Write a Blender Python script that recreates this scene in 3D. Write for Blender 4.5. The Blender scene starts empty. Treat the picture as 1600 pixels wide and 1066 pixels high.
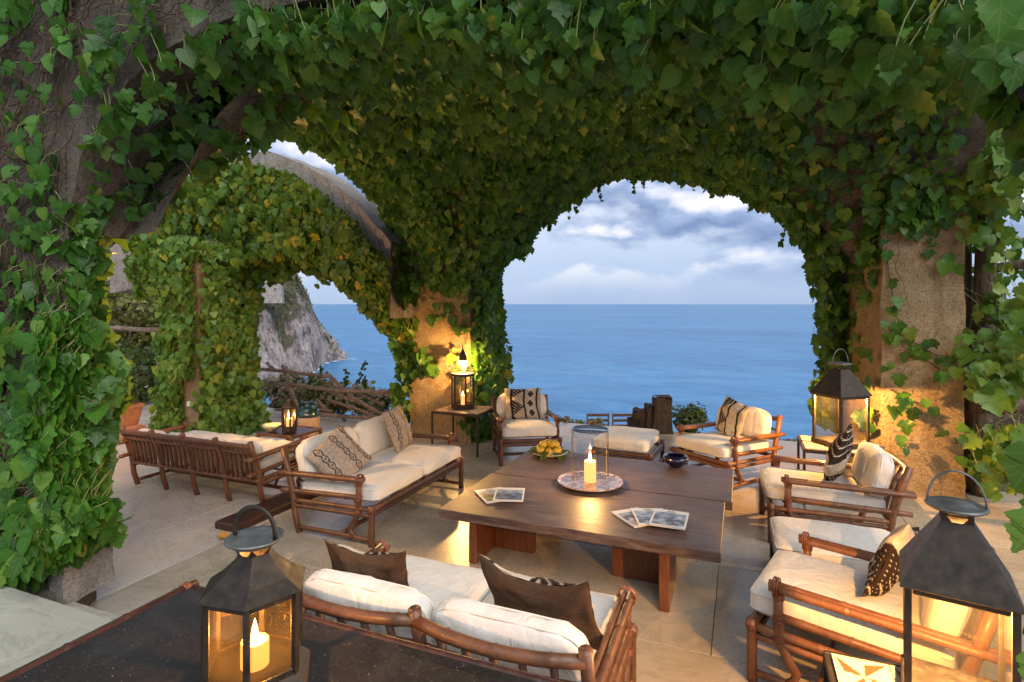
import bpy, bmesh, math, random
from mathutils import Vector, Matrix, noise, Quaternion

random.seed(7)
R = math.radians
sc = bpy.context.scene
col = sc.collection

# ------------------------------------------------------------------ camera
YAW = R(22.2); EYE = Vector((0, 0, 2.0)); FPX = 881.0; HORIZ = 475.0
cam_d = bpy.data.cameras.new('camera'); cam = bpy.data.objects.new('camera', cam_d); col.objects.link(cam)
cam.location = EYE; cam.rotation_euler = (R(90), 0, YAW)
cam_d.sensor_width = 36; cam_d.lens = FPX / 1600 * 36; cam_d.shift_y = -(533 - HORIZ) / 1600
cam_d.clip_start = .05; cam_d.clip_end = 200000
sc.camera = cam

# ------------------------------------------------------------------ node helper
class NT:
    def __init__(s, tree): s.t = tree; s.t.nodes.clear()
    def n(s, ty, *ins, out=0, **kw):
        nd = s.t.nodes.new('ShaderNode' + ty)
        for k, v in kw.items():
            if k.startswith('i_'): s._in(nd, nd.inputs[k[2:].replace('_', ' ')], v)
            else: setattr(nd, k, v)
        for i, v in enumerate(ins):
            if v is not None: s._in(nd, nd.inputs[i], v)
        s.last = nd
        return nd.outputs[out] if len(nd.outputs) else nd
    def _in(s, nd, sock, v):
        if isinstance(v, bpy.types.NodeSocket): s.t.links.new(v, sock)
        else:
            if sock.type == 'RGBA' and len(v) == 3: v = (*v, 1)
            sock.default_value = v
    def m(s, op, a, b=None, c=None, clamp=False):
        return s.n('Math', a, b, c, operation=op, use_clamp=clamp)
    def mix(s, f, a, b, blend='MIX'):
        nd = s.t.nodes.new('ShaderNodeMix'); nd.data_type = 'RGBA'; nd.blend_type = blend
        s._in(nd, nd.inputs[0], f); s._in(nd, nd.inputs[6], a); s._in(nd, nd.inputs[7], b)
        return nd.outputs[2]
    def ramp(s, f, stops, interp='LINEAR'):
        nd = s.t.nodes.new('ShaderNodeValToRGB'); e = nd.color_ramp.elements
        nd.color_ramp.interpolation = interp
        while len(e) < len(stops): e.new(.5)
        for el, (p, c) in zip(e, stops): el.position = p; el.color = (*c, 1) if len(c) == 3 else c
        s._in(nd, nd.inputs[0], f); return nd.outputs[0]
    def noise(s, vec, scale, detail=4, rough=.55, dist=0, out=0):
        return s.n('TexNoise', None, i_Vector=vec, i_Scale=scale, i_Detail=detail, i_Roughness=rough, i_Distortion=dist, out=out) if vec is not None else \
               s.n('TexNoise', None, i_Scale=scale, i_Detail=detail, i_Roughness=rough, i_Distortion=dist, out=out)
    def sstep(s, v, a, b):
        return s.n('MapRange', v, a, b, 0., 1., interpolation_type='SMOOTHSTEP')

# ------------------------------------------------------------------ sky and sun
SUN_EL, SUN_AZ = R(45), R(128)      # low soft evening light from behind the camera
w = bpy.data.worlds.new('World'); sc.world = w; w.use_nodes = True
k = NT(w.node_tree)
sky = k.n('TexSky', sky_type='NISHITA', sun_disc=False, sun_elevation=SUN_EL, sun_rotation=SUN_AZ, altitude=60, air_density=1.0, dust_density=.6, ozone_density=2.5)
dirv = k.n('TexCoord', out=0)
sep = k.t.nodes.new('ShaderNodeSeparateXYZ'); k.t.links.new(dirv, sep.inputs[0])
SX, SY, SZ = sep.outputs
zc = k.m('MAXIMUM', SZ, 0.0)
def cloud_p(dz):
    v = k.n('CombineXYZ', k.m('MULTIPLY', SX, 2.9), k.m('MULTIPLY', SY, 2.9), k.m('MULTIPLY', k.m('ADD', SZ, dz), 5.6))
    v = k.n('VectorMath', v, (6.6, 6.1, 7.7), operation='ADD')
    return k.noise(v, 1.0, 7, .50, .1)
n1 = cloud_p(0); n2 = cloud_p(.03)
mask = k.sstep(n1, .445, .515)
shade = k.m('ADD', k.m('MULTIPLY', k.m('SUBTRACT', n1, n2), 8.0), .34, clamp=True)
thin = k.sstep(k.noise(dirv, 4.3, 6, .6), .38, .72)
ccol = k.ramp(shade, [(0, (.19, .28, .50)), (.40, (.34, .45, .68)), (.66, (.66, .71, .87)), (1, (1.0, .97, .99))])
base_sky = k.n('VectorMath', sky, operation='SCALE'); k.last.inputs['Scale'].default_value = .10
# pale haze veil between the clouds, thicker towards the horizon
veil = k.mix(k.sstep(SZ, .0, .19), (.36, .50, .78), (.74, .80, .96))
base_sky = k.mix(.8, base_sky, veil)
base_sky = k.mix(k.m('MULTIPLY', thin, .25), base_sky, (.62, .68, .86))
fade = k.m('MULTIPLY', k.sstep(SZ, .01, .11), .95)
final = k.mix(k.m('MULTIPLY', mask, fade), base_sky, ccol)
bg = k.n('Background', final, .465)
k.n('OutputWorld', bg)

sun_d = bpy.data.lights.new('sun', 'SUN'); sun = bpy.data.objects.new('sun', sun_d); col.objects.link(sun)
sun_d.energy = 1.5; sun_d.angle = R(60); sun_d.color = (1.0, .98, .93)
sun.rotation_euler = Vector((-math.sin(SUN_AZ) * math.cos(SUN_EL), -math.cos(SUN_AZ) * math.cos(SUN_EL), -math.sin(SUN_EL))).to_track_quat('-Z', 'Y').to_euler()

sc.view_settings.view_transform = 'Standard'; sc.view_settings.look = 'None'
sc.view_settings.exposure = 1.3; sc.view_settings.gamma = 1; sc.view_settings.use_curve_mapping = False
sc.cycles.use_denoising = True; sc.cycles.use_adaptive_sampling = True; sc.cycles.adaptive_threshold = .03
sc.cycles.max_bounces = 5; sc.cycles.diffuse_bounces = 3; sc.cycles.glossy_bounces = 2; sc.cycles.transmission_bounces = 3; sc.cycles.transparent_max_bounces = 12
sc.cycles.sample_clamp_indirect = 6; sc.cycles.caustics_reflective = False; sc.cycles.caustics_refractive = False
LAMP = (1.0, .53, .16)

# ------------------------------------------------------------------ world/pixel helper (a point on a plane of the real place seen at a photo pixel)
CY, SYW = math.cos(YAW), math.sin(YAW)
def ray(px, py):
    u = (px - 800) / FPX; v = (HORIZ - py) / FPX
    return Vector((u * CY - SYW, u * SYW + CY, v))
def atY(px, py, Y): r = ray(px, py); return EYE + r * (Y / r.y)
def atZ(px, py, Z): r = ray(px, py); return EYE + r * ((Z - 2.0) / r.z)
def proj(p):
    q = Vector(p) - EYE; d = -q.x * SYW + q.y * CY; l = q.x * CY + q.y * SYW
    if d < .05: return None
    return 800 + FPX * l / d, HORIZ - FPX * q.z / d, d

# ------------------------------------------------------------------ mesh helpers
class MB:
    def __init__(s): s.v = []; s.f = []; s.c = None; s.uv = None; s.flat = set()
    def add(s, verts, faces, M=None, flat=False):
        o = len(s.v)
        s.v += [(M @ Vector(p)) if M else Vector(p) for p in verts]
        for f in faces:
            if flat: s.flat.add(len(s.f))
            s.f.append([i + o for i in f])
        return s
    def box(s, c, d, M=None, b=.004):
        hx, hy, hz = d[0] / 2, d[1] / 2, d[2] / 2; b = min(b, hx * .6, hy * .6, hz * .6)
        vs = []; idx = {}
        for sx in (-1, 1):
            for sy in (-1, 1):
                for sz in (-1, 1):
                    for a in range(3):
                        p = [sx * (hx - b), sy * (hy - b), sz * (hz - b)]; p[a] = (sx * hx, sy * hy, sz * hz)[a]
                        idx[sx, sy, sz, a] = len(vs); vs.append((c[0] + p[0], c[1] + p[1], c[2] + p[2]))
        fs = []
        def orient(f):
            ps = [Vector(vs[i]) for i in f]; ce = sum(ps, Vector()) / len(ps); nrm = (ps[1] - ps[0]).cross(ps[2] - ps[0])
            fs.append(f if nrm.dot(ce - Vector(c)) > 0 else f[::-1])
        for a in range(3):
            o1, o2 = [x for x in range(3) if x != a]
            for sg in (-1, 1):
                q = []
                for (p1, p2) in ((-1, -1), (1, -1), (1, 1), (-1, 1)):
                    t = [0, 0, 0]; t[a] = sg; t[o1] = p1; t[o2] = p2; q.append(idx[(*t, a)])
                orient(q)
            for p1 in (-1, 1):
                for p2 in (-1, 1):
                    t1 = [0, 0, 0]; t1[a] = -1; t1[o1] = p1; t1[o2] = p2; t2 = list(t1); t2[a] = 1
                    orient([idx[(*t1, o1)], idx[(*t1, o2)], idx[(*t2, o2)], idx[(*t2, o1)]])
        for sx in (-1, 1):
            for sy in (-1, 1):
                for sz in (-1, 1): orient([idx[sx, sy, sz, 0], idx[sx, sy, sz, 1], idx[sx, sy, sz, 2]])
        return s.add(vs, fs, M, flat=True)
    def tube(s, pts, r, seg=8, caps=True, M=None, squash=None):
        pts = [Vector(p) for p in pts]; n = len(pts)
        rs = r if isinstance(r, (list, tuple)) else [r] * n
        vs = []; fs = []; up = None
        for i, p in enumerate(pts):
            t = (pts[min(i + 1, n - 1)] - pts[max(i - 1, 0)]).normalized()
            if up is None:
                up = Vector((0, 0, 1)) if abs(t.z) < .9 else Vector((0, 1, 0))
            a = t.cross(up).normalized(); bb = a.cross(t).normalized(); up = bb
            for j in range(seg):
                an = 2 * math.pi * j / seg
                vs.append(p + a * math.cos(an) * rs[i] * (squash or 1) + bb * math.sin(an) * rs[i])
        for i in range(n - 1):
            for j in range(seg):
                j2 = (j + 1) % seg
                fs.append([i * seg + j, i * seg + j2, (i + 1) * seg + j2, (i + 1) * seg + j])
        if caps: fs.append(list(range(seg))[::-1]); fs.append([(n - 1) * seg + j for j in range(seg)])
        return s.add(vs, fs, M)
    def cane(s, a, b, r, bow=None, M=None, seg=8, mid=None):
        """a bamboo pole with swollen nodes"""
        a, b = Vector(a), Vector(b); L = (b - a).length
        pts = []; rs = []; nn = max(2, int(L / .03)); ph = random.uniform(.05, .2)
        nodes = [x for x in [ph + .22 * q for q in range(30)] if x < L - .03]
        ts = sorted(set([0, 1] + [q / 8 for q in range(9)] + sum([[max(0, (x - .012) / L), x / L, min(1, (x + .012) / L)] for x in nodes], [])))
        for t in ts:
            p = a.lerp(b, t)
            if bow: p = p + Vector(bow) * (4 * t * (1 - t))
            pts.append(p)
            rs.append(r * (1.13 if any(abs(t * L - x) < .002 for x in nodes) else 1.0))
        return s.tube(pts, rs, seg, True, M)
    def lathe(s, prof, seg=24, M=None, c=(0, 0, 0), ph=0):
        vs = []; fs = []; n = len(prof)
        for (r, z) in prof:
            for j in range(seg):
                an = 2 * math.pi * j / seg + ph; vs.append((c[0] + r * math.cos(an), c[1] + r * math.sin(an), c[2] + z))
        for i in range(n - 1):
            for j in range(seg):
                j2 = (j + 1) % seg; fs.append([i * seg + j, i * seg + j2, (i + 1) * seg + j2, (i + 1) * seg + j])
        if prof[0][0] > 1e-5: fs.append(list(range(seg))[::-1])
        if prof[-1][0] > 1e-5: fs.append([(n - 1) * seg + j for j in range(seg)])
        return s.add(vs, fs, M)
    def rings(s, p, axis, r, n=3, w=.007, rr=.0045):
        """lashing: a few thin rings round a pole"""
        axis = Vector(axis).normalized(); q = axis.to_track_quat('Z', 'Y').to_matrix().to_4x4()
        for i in range(n):
            M = Matrix.Translation(Vector(p) + axis * (i - (n - 1) / 2) * w * 1.25) @ q
            vs = []; fs = []; S, T = 10, 4
            for a in range(S):
                for b in range(T):
                    A = 2 * math.pi * a / S; B = 2 * math.pi * b / T + .8
                    vs.append(((r + rr * math.cos(B)) * math.cos(A), (r + rr * math.cos(B)) * math.sin(A), w * .6 * math.sin(B)))
            for a in range(S):
                for b in range(T):
                    a2, b2 = (a + 1) % S, (b + 1) % T; fs.append([a * T + b, a2 * T + b, a2 * T + b2, a * T + b2])
            s.add(vs, fs, M)
        return s
    def mesh(s, name, smooth=True):
        me = bpy.data.meshes.new(name); me.from_pydata([tuple(p) for p in s.v], [], s.f)
        if smooth:
            me.polygons.foreach_set('use_smooth', [i not in s.flat for i in range(len(s.f))])
        if s.c is not None:
            at = me.color_attributes.new('Col', 'FLOAT_COLOR', 'POINT')
            at.data.foreach_set('color', [x for c in s.c for x in (*c, 1)])
        if s.uv is not None:
            ul = me.uv_layers.new(name='UVMap')
            ul.data.foreach_set('uv', [x for p in me.loops for x in s.uv[p.vertex_index]])
        me.update(); return me
    def build(s, name, mat, parent=None, smooth=True, M=None):
        o = bpy.data.objects.new(name, s.mesh(name, smooth)); col.objects.link(o)
        if mat: o.data.materials.append(MAT[mat] if isinstance(mat, str) else mat)
        if parent: o.parent = parent
        if M: o.matrix_local = M
        return o

def tag(o, label=None, cat=None, group=None, kind=None):
    if label: o['label'] = label
    if cat: o['category'] = cat
    if group: o['group'] = group
    if kind: o['kind'] = kind
    return o
def thing(name, label, cat, loc=(0, 0, 0), rz=0, group=None):
    o = bpy.data.objects.new(name, None); col.objects.link(o); o.empty_display_size = .1
    o.location = loc; o.rotation_euler = (0, 0, rz); return tag(o, label, cat, group)
def fb(p, sc_, oct_=4): return noise.fractal(Vector(p) * sc_, 1.0, 2.0, oct_)

# ------------------------------------------------------------------ materials
MAT = {}
def mat(name):
    m = bpy.data.materials.new(name); m.use_nodes = True; MAT[name] = m; return NT(m.node_tree)
def fin(k, colr, rough=.6, bump=None, bstr=.3, bdist=.01, metal=0, coat=0, spec=.5, extra=None):
    kw = dict(i_Base_Color=colr, i_Roughness=rough, i_Metallic=metal)
    b = k.n('BsdfPrincipled', **kw); nd = k.last
    nd.inputs['Specular IOR Level'].default_value = spec
    if coat: nd.inputs['Coat Weight'].default_value = coat; nd.inputs['Coat Roughness'].default_value = .25
    if bump is not None:
        bn = k.n('Bump', bstr, bdist, i_Height=bump); k.t.links.new(bn, nd.inputs['Normal'])
    if extra: b = extra(b)
    k.n('OutputMaterial', b); return nd
def oc(k): return k.n('TexCoord', out=3)
def geo(k): return k.n('NewGeometry', out=0)
def orand(k): return k.n('ObjectInfo', out=5)
def stretch(k, v, s):
    return k.n('VectorMath', v, s, operation='MULTIPLY')

def m_bamboo(name, c1, c2, rough=.38):
    k = mat(name); p = geo(k); r = orand(k)
    v = k.n('VectorMath', p, k.n('CombineXYZ', k.m('MULTIPLY', r, 20), 0, 0), operation='ADD')
    a = k.noise(v, 9, 5, .65); b = k.noise(v, 70, 3, .6)
    t = k.m('ADD', k.m('MULTIPLY', a, .75), k.m('MULTIPLY', b, .35))
    c = k.ramp(t, [(.30, c1), (.55, tuple((x + y) / 2 for x, y in zip(c1, c2))), (.78, c2)])
    c = k.mix(k.m('MULTIPLY', r, .35), c, tuple(x * .45 for x in c1))
    fin(k, c, k.ramp(a, [(.3, (rough,) * 3), (.8, (rough + .25,) * 3)]), b, .25, .004, coat=.15)
m_bamboo('bamboo', (.050, .020, .010), (.19, .078, .034))
m_bamboo('bamboo_red', (.09, .030, .013), (.29, .115, .042))
k = mat('binding'); a = k.noise(oc(k), 60, 3); fin(k, k.ramp(a, [(.3, (.10, .025, .012)), (.7, (.26, .08, .035))]), .45, a, .3, .003)
k = mat('linen'); p = geo(k); a = k.noise(p, 3.2, 5, .6); wv = k.noise(p, 260, 2, .5); wr = k.noise(stretch(k, oc(k), (9, 9, 3)), .9, 4, .5, 1.6)
c = k.mix(k.sstep(a, .35, .75), (.69, .66, .605), (.61, .575, .52))
fin(k, c, .85, k.m('ADD', k.m('MULTIPLY', wr, 1.0), k.m('MULTIPLY', wv, .06)), .45, .03, spec=.25)
k = mat('piping'); fin(k, (.68, .63, .54), .8, spec=.2)
k = mat('cloth_print'); c = k.n('VertexColor', layer_name='Col'); p = geo(k); a = k.noise(p, 240, 2); b = k.noise(p, 14, 4)
c = k.mix(.5, c, k.mix(a, (.25, .25, .25), (1.25, 1.25, 1.25)), 'MULTIPLY'); fin(k, k.mix(.35, c, k.mix(b, (.4, .4, .4), (1.2, 1.2, 1.2)), 'MULTIPLY'), .92, k.m('ADD', a, k.m('MULTIPLY', b, 3)), .35, .006, spec=.15)
k = mat('table_wood'); p = geo(k); g = k.noise(stretch(k, p, (.7, 9, 6)), 5, 6, .65, .6); b = k.noise(p, 1.6, 4); f = k.noise(stretch(k, p, (3, 60, 20)), 6, 3)
c = k.ramp(k.m('ADD', k.m('MULTIPLY', g, .7), k.m('MULTIPLY', b, .3)), [(.36, (.032, .017, .014)), (.47, (.080, .047, .038)), (.56, (.14, .090, .072)), (.68, (.22, .155, .13))])
c = k.mix(k.m('MULTIPLY', k.sstep(b, .45, .7), .35), c, (.17, .125, .10)); c = k.mix(k.m('MULTIPLY', k.sstep(f, .55, .7), .4), c, (.035, .016, .011))
fin(k, c, k.ramp(g, [(.3, (.42,) * 3), (.8, (.60,) * 3)]), k.m('ADD', g, k.m('MULTIPLY', f, .4)), .25, .004)
k = mat('leg_wood'); p = geo(k); g = k.noise(stretch(k, p, (10, 10, 1)), 5, 5, .65, .4)
fin(k, k.ramp(g, [(.3, (.085, .026, .010)), (.55, (.17, .056, .020)), (.75, (.27, .105, .042))]), .42, g, .25, .004)
k = mat('dark_wood'); p = geo(k); g = k.noise(stretch(k, p, (8, 1.5, 8)), 5, 5, .65, .4)
fin(k, k.ramp(g, [(.3, (.025, .010, .007)), (.75, (.075, .030, .018))]), .4, g, .25, .004)
def m_floor(name, c1, c2, c3, r0):
    k = mat(name); p = geo(k); r = orand(k)
    v = k.n('VectorMath', p, k.n('CombineXYZ', k.m('MULTIPLY', r, 31), k.m('MULTIPLY', r, 17), 0), operation='ADD')
    a = k.noise(v, 1.1, 7, .6, .6); b = k.noise(p, .55, 5, .6, .3); f = k.noise(p, 38, 4, .7)
    vein = k.m('ABSOLUTE', k.m('SUBTRACT', k.noise(stretch(k, v, (1, 1.8, 1)), 1.3, 6, .6, 1.6), .5))
    t = k.m('ADD', k.m('MULTIPLY', a, .6), k.m('MULTIPLY', b, .4))
    c = k.ramp(t, [(.30, c1), (.5, c2), (.70, c3)])
    c = k.mix(k.m('MULTIPLY', k.sstep(vein, .035, .0), .3), c, tuple(x * .55 for x in c1))
    c = k.mix(k.m('MULTIPLY', f, .3), c, tuple(x * .6 for x in c1))
    c = k.mix(k.m('MULTIPLY', k.m('SUBTRACT', r, .5), .25), c, c3)
    fin(k, c, k.ramp(k.m('ADD', k.m('MULTIPLY', b, .6), k.m('MULTIPLY', f, .4)), [(.3, (r0,) * 3), (.7, (r0 + .2,) * 3)]), k.m('ADD', k.m('MULTIPLY', a, .6), k.m('MULTIPLY', f, .25)), .12, .01)
m_floor('floor_grey', (.28, .23, .17), (.43, .35, .25), (.55, .46, .34), .17)
m_floor('floor_pale', (.47, .385, .31), (.60, .505, .41), (.70, .61, .51), .16)
m_floor('marble', (.26, .245, .20), (.38, .365, .31), (.50, .475, .41), .22)
k = mat('grout'); fin(k, (.12, .105, .09), .9)
def m_plaster(name, c1, c2, c3, bs=.95):
    k = mat(name); p = geo(k); a = k.noise(p, 1.2, 7, .62, .4); b = k.noise(p, 6, 6, .65); f = k.noise(p, 45, 5, .7)
    st = k.noise(stretch(k, p, (3, 3, .35)), 1.7, 5, .6)
    f2 = k.noise(p, 130, 3, .7)
    cr = k.n('TexVoronoi', i_Vector=k.n('VectorMath', p, k.noise(p, 2.5, 4, out=1), operation='ADD'), i_Scale=1.5, feature='DISTANCE_TO_EDGE')
    c = k.ramp(k.m('ADD', k.m('MULTIPLY', a, .55), k.m('MULTIPLY', b, .45)), [(.30, c1), (.5, c2), (.68, c3)])
    c = k.mix(k.m('MULTIPLY', k.sstep(st, .5, .8), .55), c, tuple(x * .4 for x in c1))
    c = k.mix(k.m('MULTIPLY', k.sstep(cr, .010, .0), k.m('MULTIPLY', k.sstep(b, .5, .65), .5)), c, tuple(x * .3 for x in c1))
    pit = k.sstep(k.noise(p, 21, 4, .7), .60, .70)
    c = k.mix(k.m('MULTIPLY', k.sstep(f, .45, .62), .45), c, tuple(x * .55 for x in c1)); c = k.mix(k.m('MULTIPLY', pit, .4), c, tuple(x * .45 for x in c1))
    h = k.m('ADD', k.m('ADD', k.m('MULTIPLY', b, 1.3), k.m('MULTIPLY', f, 1.0)), k.m('SUBTRACT', k.m('MULTIPLY', f2, .25), k.m('MULTIPLY', pit, .5)))
    fin(k, c, .92, h, bs, .05, spec=.2)
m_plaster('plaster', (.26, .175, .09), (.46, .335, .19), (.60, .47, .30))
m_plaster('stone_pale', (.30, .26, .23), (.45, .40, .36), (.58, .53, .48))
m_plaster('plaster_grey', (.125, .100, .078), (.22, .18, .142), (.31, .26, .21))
def m_leaf(name, stops, tr=.30, vein=True):
    k = mat(name)
    isl = k.n('NewGeometry', out=8); r = orand(k)
    t = k.m('FRACT', k.m('ADD', isl, k.m('MULTIPLY', r, 7.31)))
    c = k.ramp(t, stops)
    p = geo(k); nz = k.noise(p, 26, 3); big = k.noise(p, 1.1, 3)
    c = k.mix(k.m('MULTIPLY', nz, .4), c, k.mix(.5, c, (.02, .05, .006)))
    c = k.mix(k.m('MULTIPLY', k.sstep(big, .4, .7), .12), c, k.mix(.6, c, (.13, .16, .012)))
    if vein:
        uvn = k.n('UVMap'); sp = k.t.nodes.new('ShaderNodeSeparateXYZ'); k.t.links.new(uvn, sp.inputs[0])
        ax = k.m('ABSOLUTE', sp.outputs[0]); y = sp.outputs[1]
        mid = k.sstep(ax, .022, .006)
        def ln(sl, y0): return k.sstep(k.m('ABSOLUTE', k.m('SUBTRACT', k.m('SUBTRACT', y, y0), k.m('MULTIPLY', ax, sl))), .024, .006)
        vv = k.m('MAXIMUM', k.m('MAXIMUM', mid, ln(.72, .04)), k.m('MAXIMUM', ln(1.0, .34), ln(1.1, .58)))
        c = k.mix(k.m('MULTIPLY', vv, .38), c, (.22, .28, .06))
    bf = k.n('NewGeometry', out=6)
    c = k.mix(k.m('MULTIPLY', bf, .3), c, (.12, .18, .045))
    def ex(b):
        tl = k.n('BsdfTranslucent', k.mix(.5, c, (.16, .22, .01)))
        return k.n('MixShader', tr, b, tl)
    fin(k, c, .40, None, spec=.34, extra=ex)
G = [(0, (.016, .074, .008)), (.35, (.034, .132, .013)), (.65, (.060, .188, .019)), (.90, (.100, .240, .028)), (.985, (.17, .27, .03)), (1, (.36, .33, .03))]
m_leaf('ivy_leaf', G, .34)
m_leaf('ivy_bright', [(0, (.045, .125, .015)), (.4, (.080, .19, .022)), (.8, (.135, .255, .032)), (.96, (.22, .30, .04)), (1, (.38, .36, .04))])
m_leaf('ivy_yellowish', [(0, (.045, .105, .012)), (.4, (.066, .155, .014)), (.7, (.105, .20, .016)), (.94, (.18, .245, .018)), (1, (.44, .32, .02))])  # leaf greens leaning to yellow, for the far arch
m_leaf('shrub_green', [(0, (.03, .06, .014)), (.6, (.06, .10, .02)), (1, (.13, .16, .035))], vein=False)
m_leaf('shrub_yellow', [(0, (.09, .10, .02)), (.6, (.20, .20, .05)), (1, (.33, .30, .08))], vein=False)
m_leaf('shrub_mixed', [(0, (.12, .17, .05)), (.35, (.26, .27, .08)), (.55, (.42, .30, .17)), (.8, (.34, .17, .16)), (1, (.55, .42, .33))], vein=False)
m_leaf('shrub_hill', [(0, (.045, .065, .025)), (.5, (.11, .115, .045)), (.8, (.20, .17, .07)), (1, (.24, .15, .09))], vein=False)
k = mat('stem'); a = k.noise(geo(k), 30, 3); fin(k, k.ramp(a, [(.3, (.035, .018, .012)), (.7, (.12, .065, .04))]), .8)
k = mat('petiole'); fin(k, (.20, .215, .07), .6)
k = mat('fallen'); fin(k, (.50, .24, .03), .7)
k = mat('bark'); p = geo(k); a = k.noise(stretch(k, p, (9, 9, 1.4)), 3.5, 5, .65, .5); fin(k, k.ramp(a, [(.3, (.045, .028, .018)), (.7, (.20, .135, .09))]), .9, a, .7, .02)
k = mat('pole_wood'); p = geo(k); a = k.noise(p, 14, 5, .65, .5); fin(k, k.ramp(a, [(.3, (.10, .065, .045)), (.55, (.24, .17, .125)), (.75, (.40, .32, .26))]), .85, a, .6, .01)
k = mat('iron'); p = geo(k); a = k.noise(p, 22, 5, .65); fin(k, k.ramp(a, [(.3, (.022, .017, .013)), (.6, (.050, .038, .028)), (.8, (.11, .065, .04))]), k.ramp(a, [(.3, (.38,) * 3), (.8, (.65,) * 3)]), a, .2, .003, metal=.55)
k = mat('zinc'); p = geo(k); a = k.noise(p, 16, 6, .7); fin(k, k.ramp(a, [(.3, (.10, .105, .10)), (.7, (.27, .275, .26))]), .5, a, .2, .003, metal=.7)
def m_glass(name, tint, refl, film, dirt):
    k = mat(name); p = geo(k); a = k.noise(p, 130, 4, .75); b = k.noise(p, 9, 5, .6)
    fc = k.n('LayerWeight', .5, out=1); fr = k.m('ADD', k.m('MULTIPLY', k.m('POWER', fc, 3.0), refl), .04)
    tr = k.n('BsdfTransparent', tint); gl = k.n('BsdfGlossy', (.9, .9, .9), .04); tl = k.n('BsdfTranslucent', (.95, .72, .42)); df = k.n('BsdfDiffuse', (.5, .42, .3))
    s = k.n('MixShader', fr, tr, gl); s = k.n('MixShader', k.m('MULTIPLY', k.m('ADD', .45, b), film), s, tl); s = k.n('MixShader', k.m('MULTIPLY', k.sstep(a, .60, .72), dirt), s, df)
    k.n('OutputMaterial', s)
m_glass('pane', (.97, .94, .87), .5, .0012, .03); m_glass('pane_amber', (.96, .86, .68), .5, .006, .25); m_glass('clear_glass', (.90, .925, .935), 1.3, .0, .0); m_glass('glass_rim', (.42, .46, .48), .9, .0, .0)
k = mat('wax')
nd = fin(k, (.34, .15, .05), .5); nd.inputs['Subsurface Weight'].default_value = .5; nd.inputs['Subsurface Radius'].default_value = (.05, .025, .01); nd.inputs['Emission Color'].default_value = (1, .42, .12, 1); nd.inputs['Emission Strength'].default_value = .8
k = mat('flame'); k.n('OutputMaterial', k.n('AddShader', k.n('Emission', (1, .62, .22), 5.0), k.n('BsdfTransparent')))
k = mat('bulb'); k.n('OutputMaterial', k.n('AddShader', k.n('Emission', (1, .70, .34), 4.0), k.n('BsdfTransparent')))
k = mat('blue_glaze'); fin(k, (.006, .008, .035), .08, coat=.6)
k = mat('plate_glaze'); p = oc(k); a = k.noise(p, 16, 4, .7); fin(k, k.ramp(a, [(.35, (.74, .70, .63)), (.70, (.68, .62, .54)), (.82, (.55, .42, .32))]), .18, coat=.4)
k = mat('rim_glaze'); a = k.noise(oc(k), 24, 3, .7); fin(k, k.ramp(a, [(.42, (.70, .65, .57)), (.55, (.33, .12, .06))]), .2, coat=.4)
k = mat('cream_glaze'); a = k.noise(oc(k), 26, 3); fin(k, k.ramp(a, [(.4, (.60, .56, .42)), (.62, (.33, .32, .2))]), .3)
k = mat('lemon'); p = geo(k); a = k.noise(p, 20, 4); f = k.noise(p, 190, 2); fin(k, k.ramp(a, [(.3, (.30, .20, .018)), (.6, (.44, .29, .022)), (.8, (.28, .26, .03))]), .4, f, .25, .003)
k = mat('paper'); c = k.n('VertexColor', layer_name='Col'); fin(k, c, .35, spec=.4)
k = mat('page_edge'); fin(k, (.72, .68, .62), .8)
k = mat('ink'); fin(k, (.03, .03, .035), .5)
k = mat('tile'); c = k.n('VertexColor', layer_name='Col'); a = k.noise(geo(k), 24, 4); fin(k, k.mix(.4, c, k.mix(a, (.5, .5, .5), (1.1, 1.1, 1.1)), 'MULTIPLY'), .28)
k = mat('mosaic'); p = oc(k); a = k.noise(p, 40, 4); fin(k, k.ramp(a, [(.35, (.20, .12, .07)), (.5, (.42, .30, .2)), (.65, (.58, .47, .34))]), .4, a, .3, .004)
k = mat('slate_top'); p = geo(k); a = k.noise(p, 3.4, 6, .65, .8); f = k.noise(p, 70, 4, .75); sp = k.noise(p, 120, 2, .5)
c = k.ramp(a, [(.3, (.007, .006, .006)), (.55, (.017, .014, .013)), (.75, (.036, .031, .028))]); c = k.mix(k.m('MULTIPLY', k.sstep(f, .60, .74), .5), c, (.20, .15, .11)); c = k.mix(k.sstep(sp, .70, .76), c, (.33, .27, .21))
fin(k, c, k.ramp(f, [(.3, (.34,) * 3), (.7, (.6,) * 3)]), k.m('ADD', a, k.m('MULTIPLY', f, .3)), .3, .006)
k = mat('terracotta'); p = geo(k); a = k.noise(p, 12, 5, .65); fin(k, k.ramp(a, [(.3, (.30, .10, .045)), (.6, (.46, .19, .09)), (.8, (.55, .33, .22))]), .85, a, .3, .006)
k = mat('jar_clay'); p = geo(k); a = k.noise(p, 10, 5, .65); fin(k, k.ramp(a, [(.3, (.32, .20, .12)), (.7, (.50, .36, .24))]), .8, a, .3, .006)
k = mat('teal_glaze'); a = k.noise(geo(k), 12, 4); fin(k, k.ramp(a, [(.3, (.008, .028, .030)), (.7, (.022, .075, .070))]), .15, coat=.5)
k = mat('tower_stone'); p = geo(k); a = k.noise(p, .5, 6, .7); fin(k, k.ramp(a, [(.35, (.20, .165, .145)), (.65, (.42, .36, .32))]), .95, a, .8, .6)
k = mat('dark_stone'); p = geo(k); a = k.noise(p, 7, 6, .7); b = k.noise(stretch(k, p, (12, 12, 1.5)), 4, 4, .65)
fin(k, k.ramp(k.m('ADD', k.m('MULTIPLY', a, .5), k.m('MULTIPLY', b, .5)), [(.35, (.018, .015, .013)), (.65, (.085, .066, .052))]), .95, k.m('ADD', a, b), 1., .06)
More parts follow.
